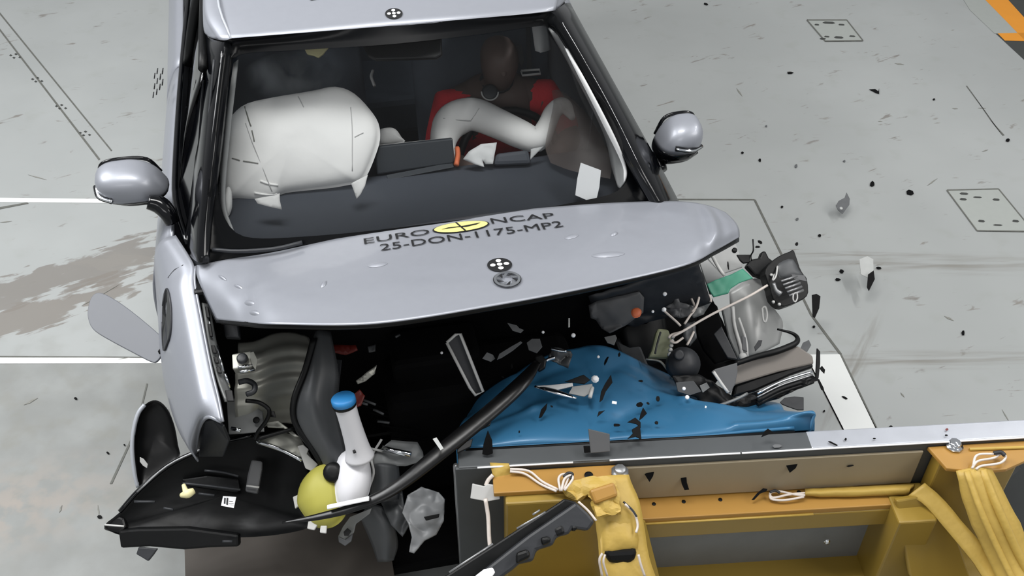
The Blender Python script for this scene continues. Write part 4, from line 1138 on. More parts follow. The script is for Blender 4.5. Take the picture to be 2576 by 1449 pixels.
cable([(1283, 1180, 0.72), (1330, 1185, 0.715), (1365, 1212, 0.71), (1405, 1232, 0.715)])
cable([(1283, 1186, 0.718), (1320, 1192, 0.712), (1360, 1218, 0.708), (1400, 1236, 0.713)])
cable([(1410, 1235, 0.72), (1405, 1205, 0.725), (1415, 1193, 0.725), (1430, 1198, 0.725), (1418, 1232, 0.72)])
cable([(1412, 1235, 0.722), (1420, 1205, 0.73), (1436, 1196, 0.73), (1440, 1206, 0.73), (1420, 1234, 0.722)])
cable([(1418, 1200, 0.728), (1428, 1190, 0.73), (1440, 1192, 0.73), (1436, 1205, 0.73)], 0.004, 'dark')
cable([(1240, 1195, 0.71), (1228, 1208, 0.70), (1222, 1222, 0.69)], 0.006)
cable([(1221, 1255, 0.68), (1228, 1300, 0.64), (1231, 1358, 0.60), (1240, 1449, 0.55)], 0.0055)
slab('cable_clip', [(1188, 1217), (1218, 1224), (1226, 1218), (1255, 1222), (1258, 1256), (1225, 1262), (1183, 1254)], 'light_plastic', tr, 0.685, (0, -0.75, 0.66), 0.008, label='pale grey cable clip plate')
cable([(1455, 1262, 0.71), (1480, 1285, 0.70), (1500, 1310, 0.69)])
cable([(1572, 1268, 0.70), (1595, 1290, 0.68), (1604, 1320, 0.66), (1600, 1340, 0.65)])
cable([(1568, 1262, 0.70), (1590, 1282, 0.69), (1602, 1300, 0.68)], 0.003, 'dark')
cable([(1515, 1392, 0.63), (1508, 1410, 0.62), (1515, 1449, 0.58)])
cable([(1522, 1395, 0.63), (1518, 1415, 0.62), (1528, 1449, 0.58)], 0.003)
cable([(1606, 1395, 0.62), (1612, 1420, 0.60), (1622, 1449, 0.57)])
cable([(2025, 1240, 0.565), (1985, 1244, 0.563), (1945, 1252, 0.56), (1938, 1240, 0.56), (1960, 1236, 0.562), (2000, 1244, 0.565), (2025, 1246, 0.565)])
cable([(2022, 1250, 0.562), (1975, 1258, 0.56), (1942, 1256, 0.558), (1936, 1245, 0.56)])
cable([(1937, 1238, 0.565), (1950, 1234, 0.565), (1962, 1240, 0.565)], 0.004, 'dark')
cable([(2445, 1178, 0.72), (2460, 1160, 0.725), (2500, 1152, 0.725), (2520, 1140, 0.725), (2530, 1150, 0.725), (2515, 1165, 0.725), (2470, 1172, 0.72), (2455, 1180, 0.72)])
cable([(2448, 1172, 0.722), (2458, 1145, 0.728), (2500, 1142, 0.728), (2522, 1143, 0.728)])
cable([(2500, 1140, 0.732), (2518, 1138, 0.734), (2528, 1146, 0.732)], 0.006, 'dark')
bolt(tr, T(0.445, 0.03, ZT - 0.017), (0, 0, 1), 0.017, 'steel')
bolt(tr, K(2400, 1122, ZT - 0.012), (0, 0, 1), 0.017, 'chrome')
bolt(tr, K(2080, 1362, 0.34), TBK, 0.007, 'chrome')
lathe('bolt_hole', K(1481, 1196, ZT - 0.016), (0, 0, 1), [(0, 0.012), (0.002, 0.012), (0.002, 0.008)], 'black', tr, 14)
for (x, y) in ((1645, 1268), (1720, 1262), (1812, 1257), (2010, 1238), (2080, 1235), (2168, 1229), (2258, 1224), (2282, 1221), (1602, 1264)):
    lathe('rivet_hole', K(x, y, 0.5455), (0, 0, 1), [(0, 0.006), (0.001, 0.006), (0.0012, 0.003)], 'black', tr, 8)
tube('beam_edge', [T(0.46, 0.077, 0.525), T(1.0, 0.077, 0.525)], 0.004, 'yellow_tape', tr, 1, 6)
slab('grey_bracket', [(1290, 1255), (1330, 1238), (1395, 1255), (1410, 1265), (1340, 1290), (1310, 1285)], 'primer_dark', tr, 0.62, (0, -0.7, 0.7), 0.008)
slab('grey_bracket', [(2500, 1190), (2560, 1168), (2570, 1180), (2540, 1205), (2515, 1212)], 'primer_dark', tr, 0.58, (0, -0.7, 0.7), 0.01)

tbox('longitudinal_beam', 0.16, 0.40, 0.10, 1.7, 0.14, 0.30, 'yellow_paint', tr, 0.006)
tbox('longitudinal_beam', 1.36, 1.56, 0.05, 1.7, 0.14, 0.30, 'yellow_paint', tr, 0.006)
tbox('rear_cross_beam', 0.16, 1.56, 1.55, 1.7, 0.14, 0.32, 'yellow_paint', tr, 0.006)
for s_ in (0.05, 1.62):
    for d_ in (0.45, 1.4):
        lathe('trolley_wheel', T(s_, d_, 0.2), TLAT, [(-0.07, 0.12), (-0.06, 0.19), (0.06, 0.19), (0.07, 0.12)], 'black', tr, 24)
# deformable barrier in blue cladding
bar = thing('deformable_barrier', 'blue deformable barrier block crushed under the car front', 'barrier', T(0.5, -0.3, 0.15))
near = [(1158, 1136), (1290, 1130), (1440, 1122), (1600, 1112), (1750, 1104), (1900, 1095), (2048, 1084)]
b2 = [(1152, 1118), (1290, 1108), (1440, 1098), (1600, 1090), (1750, 1082), (1900, 1070), (2046, 1062)]
b3 = [(1148, 1098), (1262, 1060), (1420, 1040), (1580, 1035), (1740, 1030), (1890, 1045), (2042, 1052)]
b4 = [(1165, 1062), (1238, 1015), (1385, 975), (1545, 955), (1700, 990), (1860, 1020), (1985, 1040)]
b5 = [(1178, 1040), (1222, 985), (1350, 910), (1500, 868), (1655, 930), (1800, 985), (1962, 1012)]
zz = [[0.69, 0.70, 0.70, 0.70, 0.70, 0.70, 0.70], [0.705, 0.715, 0.715, 0.715, 0.715, 0.715, 0.73], [0.69, 0.69, 0.695, 0.69, 0.69, 0.68, 0.75], [0.66, 0.67, 0.68, 0.66, 0.62, 0.60, 0.66], [0.62, 0.65, 0.67, 0.66, 0.58, 0.55, 0.58]]
rows = [[K(p[0], p[1], z) for p, z in zip(r, zr)] for r, zr in zip((near, b2, b3, b4, b5), zz)]
G3 = grid_from(rows, 14, 16)
CREASE = [(K(1195, 1085, .7), K(1345, 1022, .7), 0.010, 0.014), (K(1345, 1022, .7), K(1440, 1000, .68), 0.006, 0.02), (K(1560, 940, .66), K(1720, 1010, .66), 0.012, 0.02), (K(1720, 1010, .66), K(1860, 1050, .66), 0.012, 0.018), (K(1640, 1010, .66), K(1560, 1060, .68), -0.012, 0.025), (K(1300, 960, .68), K(1420, 930, .67), -0.010, 0.02), (K(1850, 1085, .7), K(2040, 1055, .74), 0.012, 0.015)]
Vb = []
for i, r in enumerate(G3):
    for j, p in enumerate(r):
        a = i / (len(G3) - 1)
        q = p + V3((0, 0, 1)) * (abs(noise.noise(p * 5 + V3((3, 1, 0)))) * 0.035 - 0.008) * min(1, a * 2.2) * (1 if 0 < i else 0)
        for (sa, sb, hh, ww) in CREASE:
            d_ = sb - sa; t_ = max(0, min(1, (p - sa).dot(d_) / d_.length_squared)); dd = (p - (sa + d_ * t_)); dd.z = 0
            q.z += hh * math.exp(-(dd.length / ww) ** 2)
        Vb.append(q)
nr, ncb = len(G3), len(G3[0])
mk('cladding_top', Vb, grid_faces(nr, ncb), 'barrier_blue', bar, True, 0.003, label='creased blue cladding sheet')
tube('cladding_fold', [Vb[int(ncb * 3) + j] + V3((0, 0, 0.004)) for j in range(1, ncb - 1, 6)], 0.006, 'barrier_blue', bar, 3, 8)
edge = [Vb[(nr - 1) * ncb + j] for j in range(ncb)]
V = edge + [e + V3((0, 0.03, 0.16 - e.z)) for e in edge]
mk('cladding_front', V, [(j, j + 1, ncb + j + 1, ncb + j) for j in range(ncb - 1)], 'barrier_blue', bar, True, 0.003)
for sidej in (0, ncb - 1):
    e = [Vb[i * ncb + sidej] for i in range(nr)]
    V = e + [V3((p.x, p.y, 0.16)) for p in e]
    mk('cladding_side', V, [(j, j + 1, nr + j + 1, nr + j) for j in range(nr - 1)], 'barrier_blue', bar, True, 0.003)
tube('seal_strip', [T(0.03, -0.064, ZT - 0.004), T(0.95, -0.064, ZT - 0.004)], 0.006, 'black', bar, 1, 6)

slab('floor_shade_slab', [(462, 1300), (900, 1290), (985, 1400), (1010, 1560), (468, 1560)], 'floor_shade', car, 0.16, (0, 0, 1), 0.01, label='brownish grey slab standing in for shaded floor under the car nose')  # slab stands in for the shaded floor under the nose

# ================================================================== TORN-OFF AND FLYING PARTS
def at(pts, z):
    if len(pts[0]) == 3: return K(*pts[0])
    return K(sum(p[0] for p in pts) / len(pts), sum(p[1] for p in pts) / len(pts), z)


# ---- bumper corner cover at the near side
bc = thing('bumper_corner_cover', 'torn bumper corner cover with black inside and silver edge', 'bumper', K(390, 1130, 0.42))
oc = [(365, 1018), (385, 1007), (405, 1012), (425, 1035), (440, 1075), (448, 1120), (452, 1150), (420, 1185), (372, 1220), (352, 1225), (344, 1190), (338, 1130), (340, 1080), (350, 1040)]
inflate('cover_shell', oc, 'black_shiny', bc, 0.50, (0.35, -0.72, 0.60), -0.035, 0.05, 8, 3, 0.004, 14, 0.7)
P = poly_on([(368, 1018), (352, 1040), (341, 1080), (337, 1130), (343, 1190), (352, 1225)], 0.50, (0.35, -0.72, 0.60))
tube('painted_edge', [p + V3((-0.004, -0.002, 0.002)) for p in P], 0.0065, 'silver_flat', bc, 5, 8)
tube('inner_rib', poly_on([(394, 1062), (399, 1085), (402, 1112)], 0.485, (0.35, -0.72, 0.60)), 0.005, 'light_plastic', bc, 4, 6)
slab('torn_tab', [(352, 1150), (362, 1155), (372, 1168), (370, 1178), (360, 1172), (352, 1162)], 'light_plastic', bc, 0.50, (0.3, -0.7, 0.6), 0.004)
slab('torn_tab', [(405, 1020), (425, 1030), (430, 1050), (418, 1045)], 'light_plastic', bc, 0.52, (0.3, -0.7, 0.6), 0.004)
lathe('fastener', K(378, 1064, 0.50), (0.35, -0.72, 0.6), [(0, 0.005), (0.004, 0.004)], 'light_plastic', bc, 8)

# ---- black bumper shell lying open at lower left
sh = thing('bumper_shell', 'large black bumper shell torn open under the wing, hollow side up', 'bumper', K(560, 1260, 0.28))
so = [(262, 1322, .40), (302, 1288, .42), (352, 1232, .46), (425, 1172, .50), (500, 1135, .53), (560, 1112, .55), (640, 1095, .56), (705, 1108, .55), (752, 1145, .53), (775, 1190, .50), (770, 1240, .47), (758, 1290, .43), (780, 1325, .40), (700, 1345, .38), (602, 1352, .37), (470, 1350, .37), (330, 1350, .37), (280, 1338, .38)]
inflate('shell', so, 'black', sh, front=-0.06, back=0.07, rings=10, rnd=3, n=(0, -0.55, 0.83), amp=0.010, fs=12, pw=0.8, label='hollow black plastic shell')
tube('shell_rim', [K(*p) + V3((0, 0, 0.002)) for p in so[1:7]], 0.007, 'gloss_black', sh, 4, 8)
tube('rim_highlight', px([(345, 1238, .468), (420, 1172, .512), (500, 1133, .542), (545, 1113, .555)]), 0.003, 'steel', sh, 4, 6)  # highlight along the rim modelled as a thin steel line
slab('lower_lip', [(296, 1335), (345, 1330), (470, 1328), (600, 1345), (601, 1376), (520, 1379), (462, 1384), (375, 1376), (302, 1380), (300, 1362)], 'black', sh, 0.37, (0, -0.75, 0.66), 0.03)
slab('tip', [(258, 1332), (262, 1318), (290, 1296), (312, 1302), (318, 1326), (300, 1342)], 'black_shiny', sh, 0.395, (0, -0.5, 0.85), 0.03)
tube('tip_trim', px([(264, 1320, .405), (285, 1322, .405), (312, 1324, .405)]), 0.003, 'light_plastic', sh, 2, 6)
slab('tab', [(348, 1376), (396, 1380), (385, 1396), (372, 1412), (356, 1402), (342, 1394)], 'dark', sh, 0.34, (0, -0.6, 0.8), 0.012)
slab('rib', [(455, 1205), (520, 1196), (600, 1205), (604, 1232), (596, 1240), (470, 1222)], 'black', sh, 0.455, (0, -0.5, 0.86), 0.02)
for pts in ([(515, 1184), (560, 1188), (600, 1198)], [(460, 1216), (520, 1222), (605, 1232)], [(500, 1242), (540, 1246)], [(338, 1262), (390, 1262)], [(412, 1278), (436, 1282)], [(560, 1362), (585, 1362)]):
    tube('rib_edge', [KP(x, y, K(520, 1230, 0.475), V3((0, -0.5, 0.86))) for x, y in pts], 0.004, 'dark', sh, 3, 6)
gb = slab('control_unit', [(632, 1156), (660, 1160), (659, 1180), (648, 1242), (616, 1236), (622, 1195)], 'grey_plastic', sh, 0.50, (0.1, -0.5, 0.86), 0.022, label='small grey control unit')
tube('unit_band', poly_on([(629, 1178), (658, 1182)], 0.505, (0.1, -0.5, 0.86)), 0.003, 'light_plastic', gb, 1, 6)
tube('unit_band', poly_on([(620, 1222), (652, 1226)], 0.495, (0.1, -0.5, 0.86)), 0.003, 'light_plastic', gb, 1, 6)
tube('broken_clip', px([(462, 1220, .50), (466, 1232, .50), (470, 1242, .50)]), [0.006, 0.008, 0.012], 'clip_cream', sh, 3, 8, label='cream plastic clip')
tube('broken_clip', px([(456, 1246, .49), (472, 1242, .50), (488, 1234, .50)]), [0.007, 0.013, 0.009], 'clip_cream', sh, 3, 8)
lb = slab('paper_label', [(561, 1248), (594, 1250), (588, 1278), (556, 1272)], 'white', sh, 0.475, (0, -0.5, 0.86), 0.002, 0, label='small white printed label')
for (a, b, c, d) in ((564, 1252, 568, 1268), (570, 1252, 574, 1270), (578, 1254, 590, 1256), (577, 1260, 586, 1262), (576, 1266, 588, 1268)):
    slab('label_print', [(a, b), (c, b + 1), (c - 1, d), (a - 1, d - 1)], 'ink', lb, 0.4765, (0, -0.5, 0.86), 0.001, 0)

# ---- washer reservoir
wr = thing('washer_reservoir', 'white washer bottle with blue cap and yellow fluid tank', 'bottle', K(850, 1250, 0.40))
tube('filler_neck', px([(866, 1012, 0.84), (880, 1060, 0.78), (898, 1120, 0.70), (905, 1150, 0.66)]), [0.030, 0.029, 0.033, 0.042], 'reservoir_white', wr, 6, 20, label='white filler neck')
ax_ = (K(866, 1006, 0.85) - K(880, 1060, 0.78)).normalized()
cp = lathe('cap', K(866, 1014, 0.838), ax_, [(0, 0.030), (0.001, 0.0335), (0.016, 0.0335), (0.020, 0.030), (0.021, 0.002)], 'cap_blue', wr, 28, label='light blue cap')
lathe('cap_seal', K(866, 1016, 0.835), ax_, [(-0.006, 0.0325), (0, 0.0335), (0.002, 0.0335)], 'black', wr, 24)
inflate('upper_tank', [(852, 1150), (880, 1130), (915, 1138), (930, 1165), (934, 1210), (925, 1250), (905, 1278), (870, 1290), (845, 1260), (842, 1200)], 'reservoir_white', wr, 0.60, (0.25, -0.45, 0.85), 0.05, 0.08, 8, 3, label='white upper tank')
inflate('fluid_tank', [(748, 1262), (757, 1218), (785, 1182), (820, 1166), (852, 1180), (868, 1215), (874, 1260), (866, 1300), (838, 1326), (800, 1328), (775, 1308), (756, 1284)], 'fluid_yellow', wr, 0.55, (-0.05, -0.5, 0.86), 0.06, 0.08, 9, 3, label='bulging tank of yellow fluid')
lathe('pump_grommet', K(838, 1188, 0.63), (-0.05, -0.5, 0.86), [(-0.04, 0.028), (0.0, 0.029), (0.012, 0.026), (0.016, 0.012)], 'black', wr, 18)
for pts in ([(736, 1250), (750, 1244), (752, 1272), (742, 1280)], [(776, 1306), (800, 1318), (790, 1334), (772, 1330)], [(806, 1322), (822, 1322), (820, 1342), (804, 1340)]):
    slab('mounting_lug', pts, 'light_plastic', wr, 0.53, (-0.05, -0.5, 0.86), 0.01)
slab('mounting_arm', [(748, 1122), (762, 1118), (776, 1130), (772, 1142), (800, 1168), (785, 1186), (768, 1178)], 'light_plastic', wr, 0.58, (0, -0.5, 0.86), 0.008)
tube('neck_mark', px([(890, 1132, 0.715), (893, 1140, 0.71)]), 0.004, 'ink', wr, 1, 6)

# ---- long dark trim strip and other front end pieces
ts = thing('bumper_trim_strip', 'long dark trim strip lying diagonally from barrier to washer bottle', 'trim strip', K(1100, 1150, 0.6))
tube('strip', px([(1352, 912, 0.80), (1310, 965, 0.80), (1240, 1030, 0.78), (1120, 1128, 0.75), (990, 1230, 0.70), (890, 1276, 0.66), (800, 1300, 0.63), (710, 1315, 0.60)]), [0.012, 0.024, 0.026, 0.025, 0.019, 0.014, 0.010, 0.003], 'black_shiny', ts, 8, 10, 0.45)
slab('strip_tooth', [(1206, 1062), (1240, 1050), (1232, 1070), (1200, 1085)], 'black', ts, 0.77, (0, -0.4, 0.9), 0.008)
slab('strip_tooth', [(1150, 1120), (1190, 1102), (1184, 1124), (1150, 1140)], 'black', ts, 0.755, (0, -0.4, 0.9), 0.008)
tube('white_edging', px([(824, 1276, 0.66), (880, 1264, 0.675), (928, 1254, 0.69)]), 0.0075, 'white', ts, 3, 8, 0.6)

af = thing('channel_frame', 'silver edged rectangular channel frame standing upright in the engine bay', 'metal frame', K(1170, 990, 0.66))
fo = [(1124, 862), (1146, 842), (1158, 840), (1215, 985), (1196, 994), (1182, 975)]
Pf = poly_on(fo, 0.80, (0.25, -0.75, 0.6))
tube('frame_edge', Pf + [Pf[0]], 0.0045, 'light_plastic', af, 1, 6)
prism('channel_web', [p - V3((0.25, -0.75, 0.6)) * 0.01 for p in Pf], 'dark', af, 0.004)
tube('frame_edge', poly_on([(1146, 842), (1140, 868), (1196, 994)], 0.80, (0.25, -0.75, 0.6)), 0.0035, 'light_plastic', af, 1, 6)


def piece(name, label, cat, pts, m, z, n=(0, -0.45, 0.88), amp=0.008, th=0.004, cuts=3, fs=16, seed=1, group=None):
    o = crumple(name, pts, m, None, z, n, th, amp, fs, cuts, seed)
    return tag(o, label, cat, group)


gp = thing('front_end_carrier', 'crumpled grey front end carrier hanging beside the yellow tank', 'car part', K(980, 1280, 0.3))
crumple('carrier_plate', [(930, 1150), (985, 1108), (1050, 1112), (1064, 1138), (1068, 1160), (1020, 1172), (960, 1172), (940, 1180)], 'primer', gp, 0.58, (0, -0.5, 0.86), 0.006, 0.006, 14, 3, 2)
tube('carrier_rod', px([(962, 1128, 0.61), (1034, 1144, 0.61)]), 0.0085, 'chrome', gp, 1, 8)
tube('carrier_rod', px([(930, 1128, 0.60), (962, 1135, 0.60)]), 0.004, 'light_plastic', gp, 1, 6)
loft('carrier_column', [[K(930, 1170, 0.56), K(960, 1165, 0.585), K(1002, 1172, 0.56)], [K(935, 1215, 0.52), K(965, 1215, 0.55), K(1005, 1215, 0.52)], [K(930, 1262, 0.48), K(960, 1262, 0.51), K(1002, 1255, 0.48)]], 'primer_dark', gp, 5, 5, 0.006)
tube('carrier_edge', px([(960, 1105, 0.61), (935, 1150, 0.585), (940, 1190, 0.56), (925, 1235, 0.525)]), 0.004, 'light_plastic', gp, 5, 6)
loft('horn_pipe', [[K(905, 1300, 0.42), K(930, 1268, 0.45), K(962, 1275, 0.44)], [K(920, 1330, 0.38), K(955, 1310, 0.42), K(990, 1320, 0.40)], [K(938, 1372, 0.33), K(970, 1360, 0.37), K(1000, 1368, 0.34)], [K(952, 1412, 0.29), K(972, 1412, 0.31), K(988, 1408, 0.29)]], 'primer_dark', gp, 5, 5, 0.008)
cs = crumple('carrier_skin', [(1012, 1290), (1026, 1245), (1060, 1225), (1105, 1238), (1119, 1256), (1117, 1310), (1098, 1345), (1068, 1360), (1042, 1392), (1030, 1388), (1036, 1352), (1028, 1318)], 'skin_grey', gp, 0.46, (0.15, -0.55, 0.82), 0.005, 0.011, 15, 4, 7)
slab('skin_slot', [(1066, 1300), (1106, 1292), (1104, 1302), (1072, 1310)], 'black', gp, 0.485, (0.15, -0.55, 0.82), 0.006)
crumple('carrier_skin', [(955, 1260), (1010, 1235), (1020, 1290), (1030, 1320), (1010, 1350), (985, 1320)], 'primer_dark', gp, 0.44, (-0.1, -0.55, 0.82), 0.005, 0.012, 15, 3, 9)
slab('carrier_bracket', [(850, 1350), (862, 1325), (880, 1300), (935, 1278), (930, 1292), (895, 1318), (890, 1340), (868, 1358)], 'primer', gp, 0.47, (0, -0.5, 0.86), 0.006)
slab('bracket_hole', [(864, 1338), (874, 1328), (884, 1336), (876, 1348), (866, 1348)], 'black', gp, 0.478, (0, -0.5, 0.86), 0.003)
slab('bracket_foot', [(850, 1350), (868, 1358), (888, 1342), (884, 1362), (868, 1374), (852, 1364)], 'primer_dark', gp, 0.455, (0, -0.7, 0.7), 0.006)

pb = thing('grille_bracket', 'long black plastic grille bracket with square lugs leaning on trolley', 'car part', K(1330, 1380, 0.55))
nb_ = (0.1, -0.55, 0.83)
slab('bracket_bar', [(1120, 1449), (1290, 1340), (1410, 1262), (1420, 1254), (1450, 1262), (1460, 1278), (1330, 1372), (1180, 1480), (1090, 1480)], 'black', pb, 0.76, nb_, 0.02)
slab('bracket_body', [(1330, 1345), (1425, 1280), (1450, 1262), (1480, 1290), (1498, 1312), (1480, 1336), (1440, 1330), (1432, 1344), (1400, 1352), (1392, 1372), (1350, 1385), (1342, 1412), (1306, 1420), (1290, 1434), (1240, 1470), (1170, 1470)], 'dark', pb, 0.775, nb_, 0.03)
for pts in ([(1392, 1330), (1416, 1318), (1424, 1342), (1402, 1352)], [(1360, 1352), (1384, 1348), (1388, 1364), (1366, 1374)], [(1300, 1390), (1330, 1380), (1336, 1402), (1300, 1420)], [(1438, 1322), (1452, 1318), (1454, 1334), (1440, 1338)]):
    slab('lug', pts, 'black', pb, 0.79, nb_, 0.03)
for (x0, y0, x1, y1) in ((1340, 1295, 1358, 1283), (1207, 1390, 1225, 1378), (1300, 1330, 1372, 1288), (1130, 1440, 1240, 1368)):
    tube('bar_edge', [KP(x0, y0, K(1320, 1330, 0.80), V3(nb_)), KP(x1, y1, K(1320, 1330, 0.80), V3(nb_))], 0.003, 'steel', pb, 1, 6)
slab('pale_tip', [(1196, 1449), (1218, 1432), (1240, 1428), (1246, 1440), (1225, 1470), (1190, 1475)], 'white', pb, 0.80, nb_, 0.01)

# ---- struck side: headlamp, electrics, bumper end
hl = thing('headlamp', 'smashed black headlamp unit flying clear of the struck corner', 'headlamp', K(1980, 765, 0.5))
nh = (0.15, -0.55, 0.82)
slab('lamp_housing', [(1925, 690), (1932, 668), (1958, 645), (1988, 632), (1998, 630), (2012, 672), (2022, 690), (2030, 700), (2034, 735), (2022, 752), (1985, 768), (1965, 770), (1945, 752), (1938, 725)], 'black', hl, 0.70, nh, 0.05, rnd=2)
slab('lamp_housing_arm', [(1878, 668), (1890, 652), (1912, 648), (1918, 632), (1926, 630), (1935, 648), (1945, 655), (1950, 690), (1925, 700), (1900, 692)], 'black', hl, 0.69, nh, 0.03)
inflate('lamp_reflector', [(1950, 672), (1970, 655), (1995, 652), (2010, 680), (2020, 695), (1990, 700), (1960, 700)], 'primer_dark', hl, 0.715, nh, 0.012, 0.01, 6, 2)
slab('reflector_plate', [(1990, 690), (2024, 692), (2030, 708), (1998, 702)], 'grey_plastic', hl, 0.725, nh, 0.004)
for k in range(5):
    tube('cooling_fin', poly_on([(1965 + k * 5, 708 + k * 9), (2005 + k * 4, 694 + k * 9)], 0.735 - k * 0.008, nh), 0.0042, 'steel', hl, 1, 6)
tube('lamp_tube', poly_on([(1946, 712), (1952, 730), (1964, 740)], 0.725, nh), [0.006, 0.007, 0.010], 'steel', hl, 3, 8)
slab('white_connector', [(1977, 638), (1995, 632), (2000, 645), (1982, 650)], 'white', hl, 0.735, nh, 0.012, label='white plug')
Pr = poly_on([(1996, 740), (2004, 736), (2006, 750), (2000, 760), (1995, 752)], 0.715, nh); tube('ring_clip', Pr + [Pr[0]], 0.0025, 'light_plastic', hl, 2, 6)
tube('loose_wire', px([(1948, 690, 0.72), (1944, 705, 0.72), (1952, 695, 0.725), (1956, 670, 0.73)]), 0.003, 'light_plastic', hl, 4, 6)
for (x, y) in ((1945, 760), (1960, 766), (1940, 692)): lathe('screw', K(x, y, 0.715), nh, [(0, 0.006), (0.006, 0.004)], 'light_plastic', hl, 8)

bk = thing('black_bracket', 'small black bracket with a thin upright wire beside the headlamp', 'bracket', K(1875, 660, 0.66))
slab('bracket_plate', [(1853, 640), (1888, 640), (1886, 660), (1870, 662), (1862, 655)], 'black', bk, 0.70, (0, -0.5, 0.86), 0.01)
tube('bracket_wire', px([(1894, 602, 0.75), (1895, 630, 0.73), (1889, 642, 0.71), (1890, 655, 0.70)]), 0.0025, 'black', bk, 3, 6)
lathe('bracket_knob', K(1847, 631, 0.71), (0, -0.5, 0.86), [(0, 0.009), (0.008, 0.009), (0.01, 0.005)], 'black', bk, 10)

gs = piece('green_sheet', 'green plastic sheet torn out below the bonnet corner', 'plastic sheet', [(1778, 715), (1800, 704), (1840, 690), (1868, 676), (1884, 690), (1894, 700), (1860, 712), (1838, 726), (1832, 738), (1795, 748), (1786, 735)], 'green', 0.72, (0.1, -0.55, 0.83), 0.003, seed=3)

cp_ = thing('clear_panel', 'pale grey lamp cover panel with two bright ribs', 'lamp cover', K(1880, 880, 0.4))
loft('panel', [[K(1835, 735, 0.62), K(1880, 705, 0.64), K(1918, 700, 0.62)], [K(1838, 790, 0.57), K(1895, 770, 0.60), K(1940, 765, 0.58)], [K(1850, 850, 0.52), K(1905, 840, 0.55), K(1968, 810, 0.52)], [K(1865, 905, 0.48), K(1910, 890, 0.50), K(1960, 865, 0.48)]], 'clear_grey', cp_, 5, 5, 0.004)
slab('panel_column', [(1815, 775), (1842, 768), (1858, 830), (1876, 900), (1858, 908), (1832, 850)], 'primer', cp_, 0.585, (-0.1, -0.5, 0.86), 0.02)
tube('bright_rib', px([(1843, 772, 0.63), (1848, 820, 0.60), (1862, 870, 0.57), (1868, 902, 0.55)]), 0.0065, 'light_plastic', cp_, 4, 8)
tube('bright_rib', px([(1858, 800, 0.62), (1876, 855, 0.58), (1880, 900, 0.55)]), 0.005, 'light_plastic', cp_, 4, 8)
slab('dark_inset', [(1866, 845), (1876, 848), (1880, 885), (1868, 880)], 'grey_plastic', cp_, 0.60, (0, -0.5, 0.86), 0.006)
Pr = poly_on([(1918, 775), (1926, 772), (1930, 792), (1926, 810), (1920, 804)], 0.61, (0, -0.5, 0.86)); tube('clip_ring', Pr + [Pr[0]], 0.0035, 'light_plastic', cp_, 3, 6)
slab('clip_mark', [(1898, 872), (1908, 856), (1918, 856), (1914, 870), (1900, 884)], 'dark', cp_, 0.56, (0, -0.5, 0.86), 0.004)
lathe('end_bolt', K(1868, 898, 0.57), (0, -0.5, 0.86), [(0, 0.014), (0.008, 0.013), (0.012, 0.007)], 'light_plastic', cp_, 10)

wire = tag(tube('wiring_lead', px([(1690, 848, 0.72), (1720, 832, 0.73), (1760, 808, 0.735), (1800, 786, 0.74), (1850, 762, 0.745), (1890, 742, 0.75), (1930, 718, 0.745)]), 0.0042, 'wire_white', None, 4, 6), 'long pale wire stretched from the engine bay to the headlamp', 'wire')

el = thing('wiring_cluster', 'tangle of torn connectors and pale wires under the bonnet corner', 'wiring', K(1740, 850, 0.5))
for i, (pts, m, z) in enumerate((([(1675, 770), (1695, 760), (1702, 738), (1710, 762), (1740, 772), (1745, 790), (1712, 800), (1680, 790)], 'grey_plastic', 0.70),
                                ([(1735, 745), (1760, 730), (1780, 735), (1790, 760), (1770, 790), (1745, 800), (1730, 780)], 'primer', 0.70),
                                ([(1678, 775), (1715, 775), (1712, 800), (1690, 796)], 'dark', 0.72),
                                ([(1720, 815), (1750, 808), (1752, 850), (1735, 870), (1718, 845)], 'primer_dark', 0.66))):
    crumple('torn_connector', pts, m, el, z, (0, -0.5, 0.86), 0.008, 0.008, 22, 2, i + 2)
for pts in ([(1742, 740, .72), (1765, 733, .73), (1785, 745, .73), (1788, 760, .72)], [(1738, 748, .72), (1748, 775, .72), (1735, 795, .71), (1722, 815, .70)], [(1762, 735, .73), (1752, 770, .73), (1740, 785, .72)], [(1668, 780, .72), (1700, 808, .71), (1712, 820, .70)], [(1715, 835, .70), (1690, 842, .69), (1682, 850, .69)], [(1718, 850, .69), (1700, 862, .69), (1685, 858, .69)], [(1745, 835, .70), (1738, 850, .70), (1728, 868, .69)]):
    tube('torn_wire', px(pts), 0.004, 'wire_white', el, 4, 6)
lathe('wire_plug', K(1670, 780, 0.72), (0, -0.5, 0.86), [(0, 0.008), (0.008, 0.007)], 'white', el, 8)
slab('fuse_box', [(1640, 880), (1650, 838), (1655, 826), (1682, 828), (1690, 850), (1686, 900), (1632, 898)], 'olive', el, 0.66, (0.1, -0.5, 0.86), 0.025, label='olive green fuse box')
for k in range(5): lathe('fuse_pin', K(1692 - k * 2, 848 + k * 11, 0.675), (0.1, -0.5, 0.86), [(0, 0.007), (0.008, 0.006)], 'light_plastic', el, 8)
tube('box_seam', poly_on([(1662, 835), (1652, 870), (1648, 890)], 0.675, (0.1, -0.5, 0.86)), 0.003, 'dark', el, 2, 6)
slab('void_shade_slab', [(1755, 780), (1790, 755), (1805, 770), (1820, 830), (1850, 900), (1800, 915), (1770, 880), (1752, 840)], 'void', el, 0.60, (-0.1, -0.5, 0.86), 0.02)  # shadowed void drawn as dark slabs
slab('void_shade_slab', [(1795, 840), (1815, 820), (1835, 860), (1856, 905), (1830, 900)], 'dark', el, 0.62, (-0.1, -0.5, 0.86), 0.01)

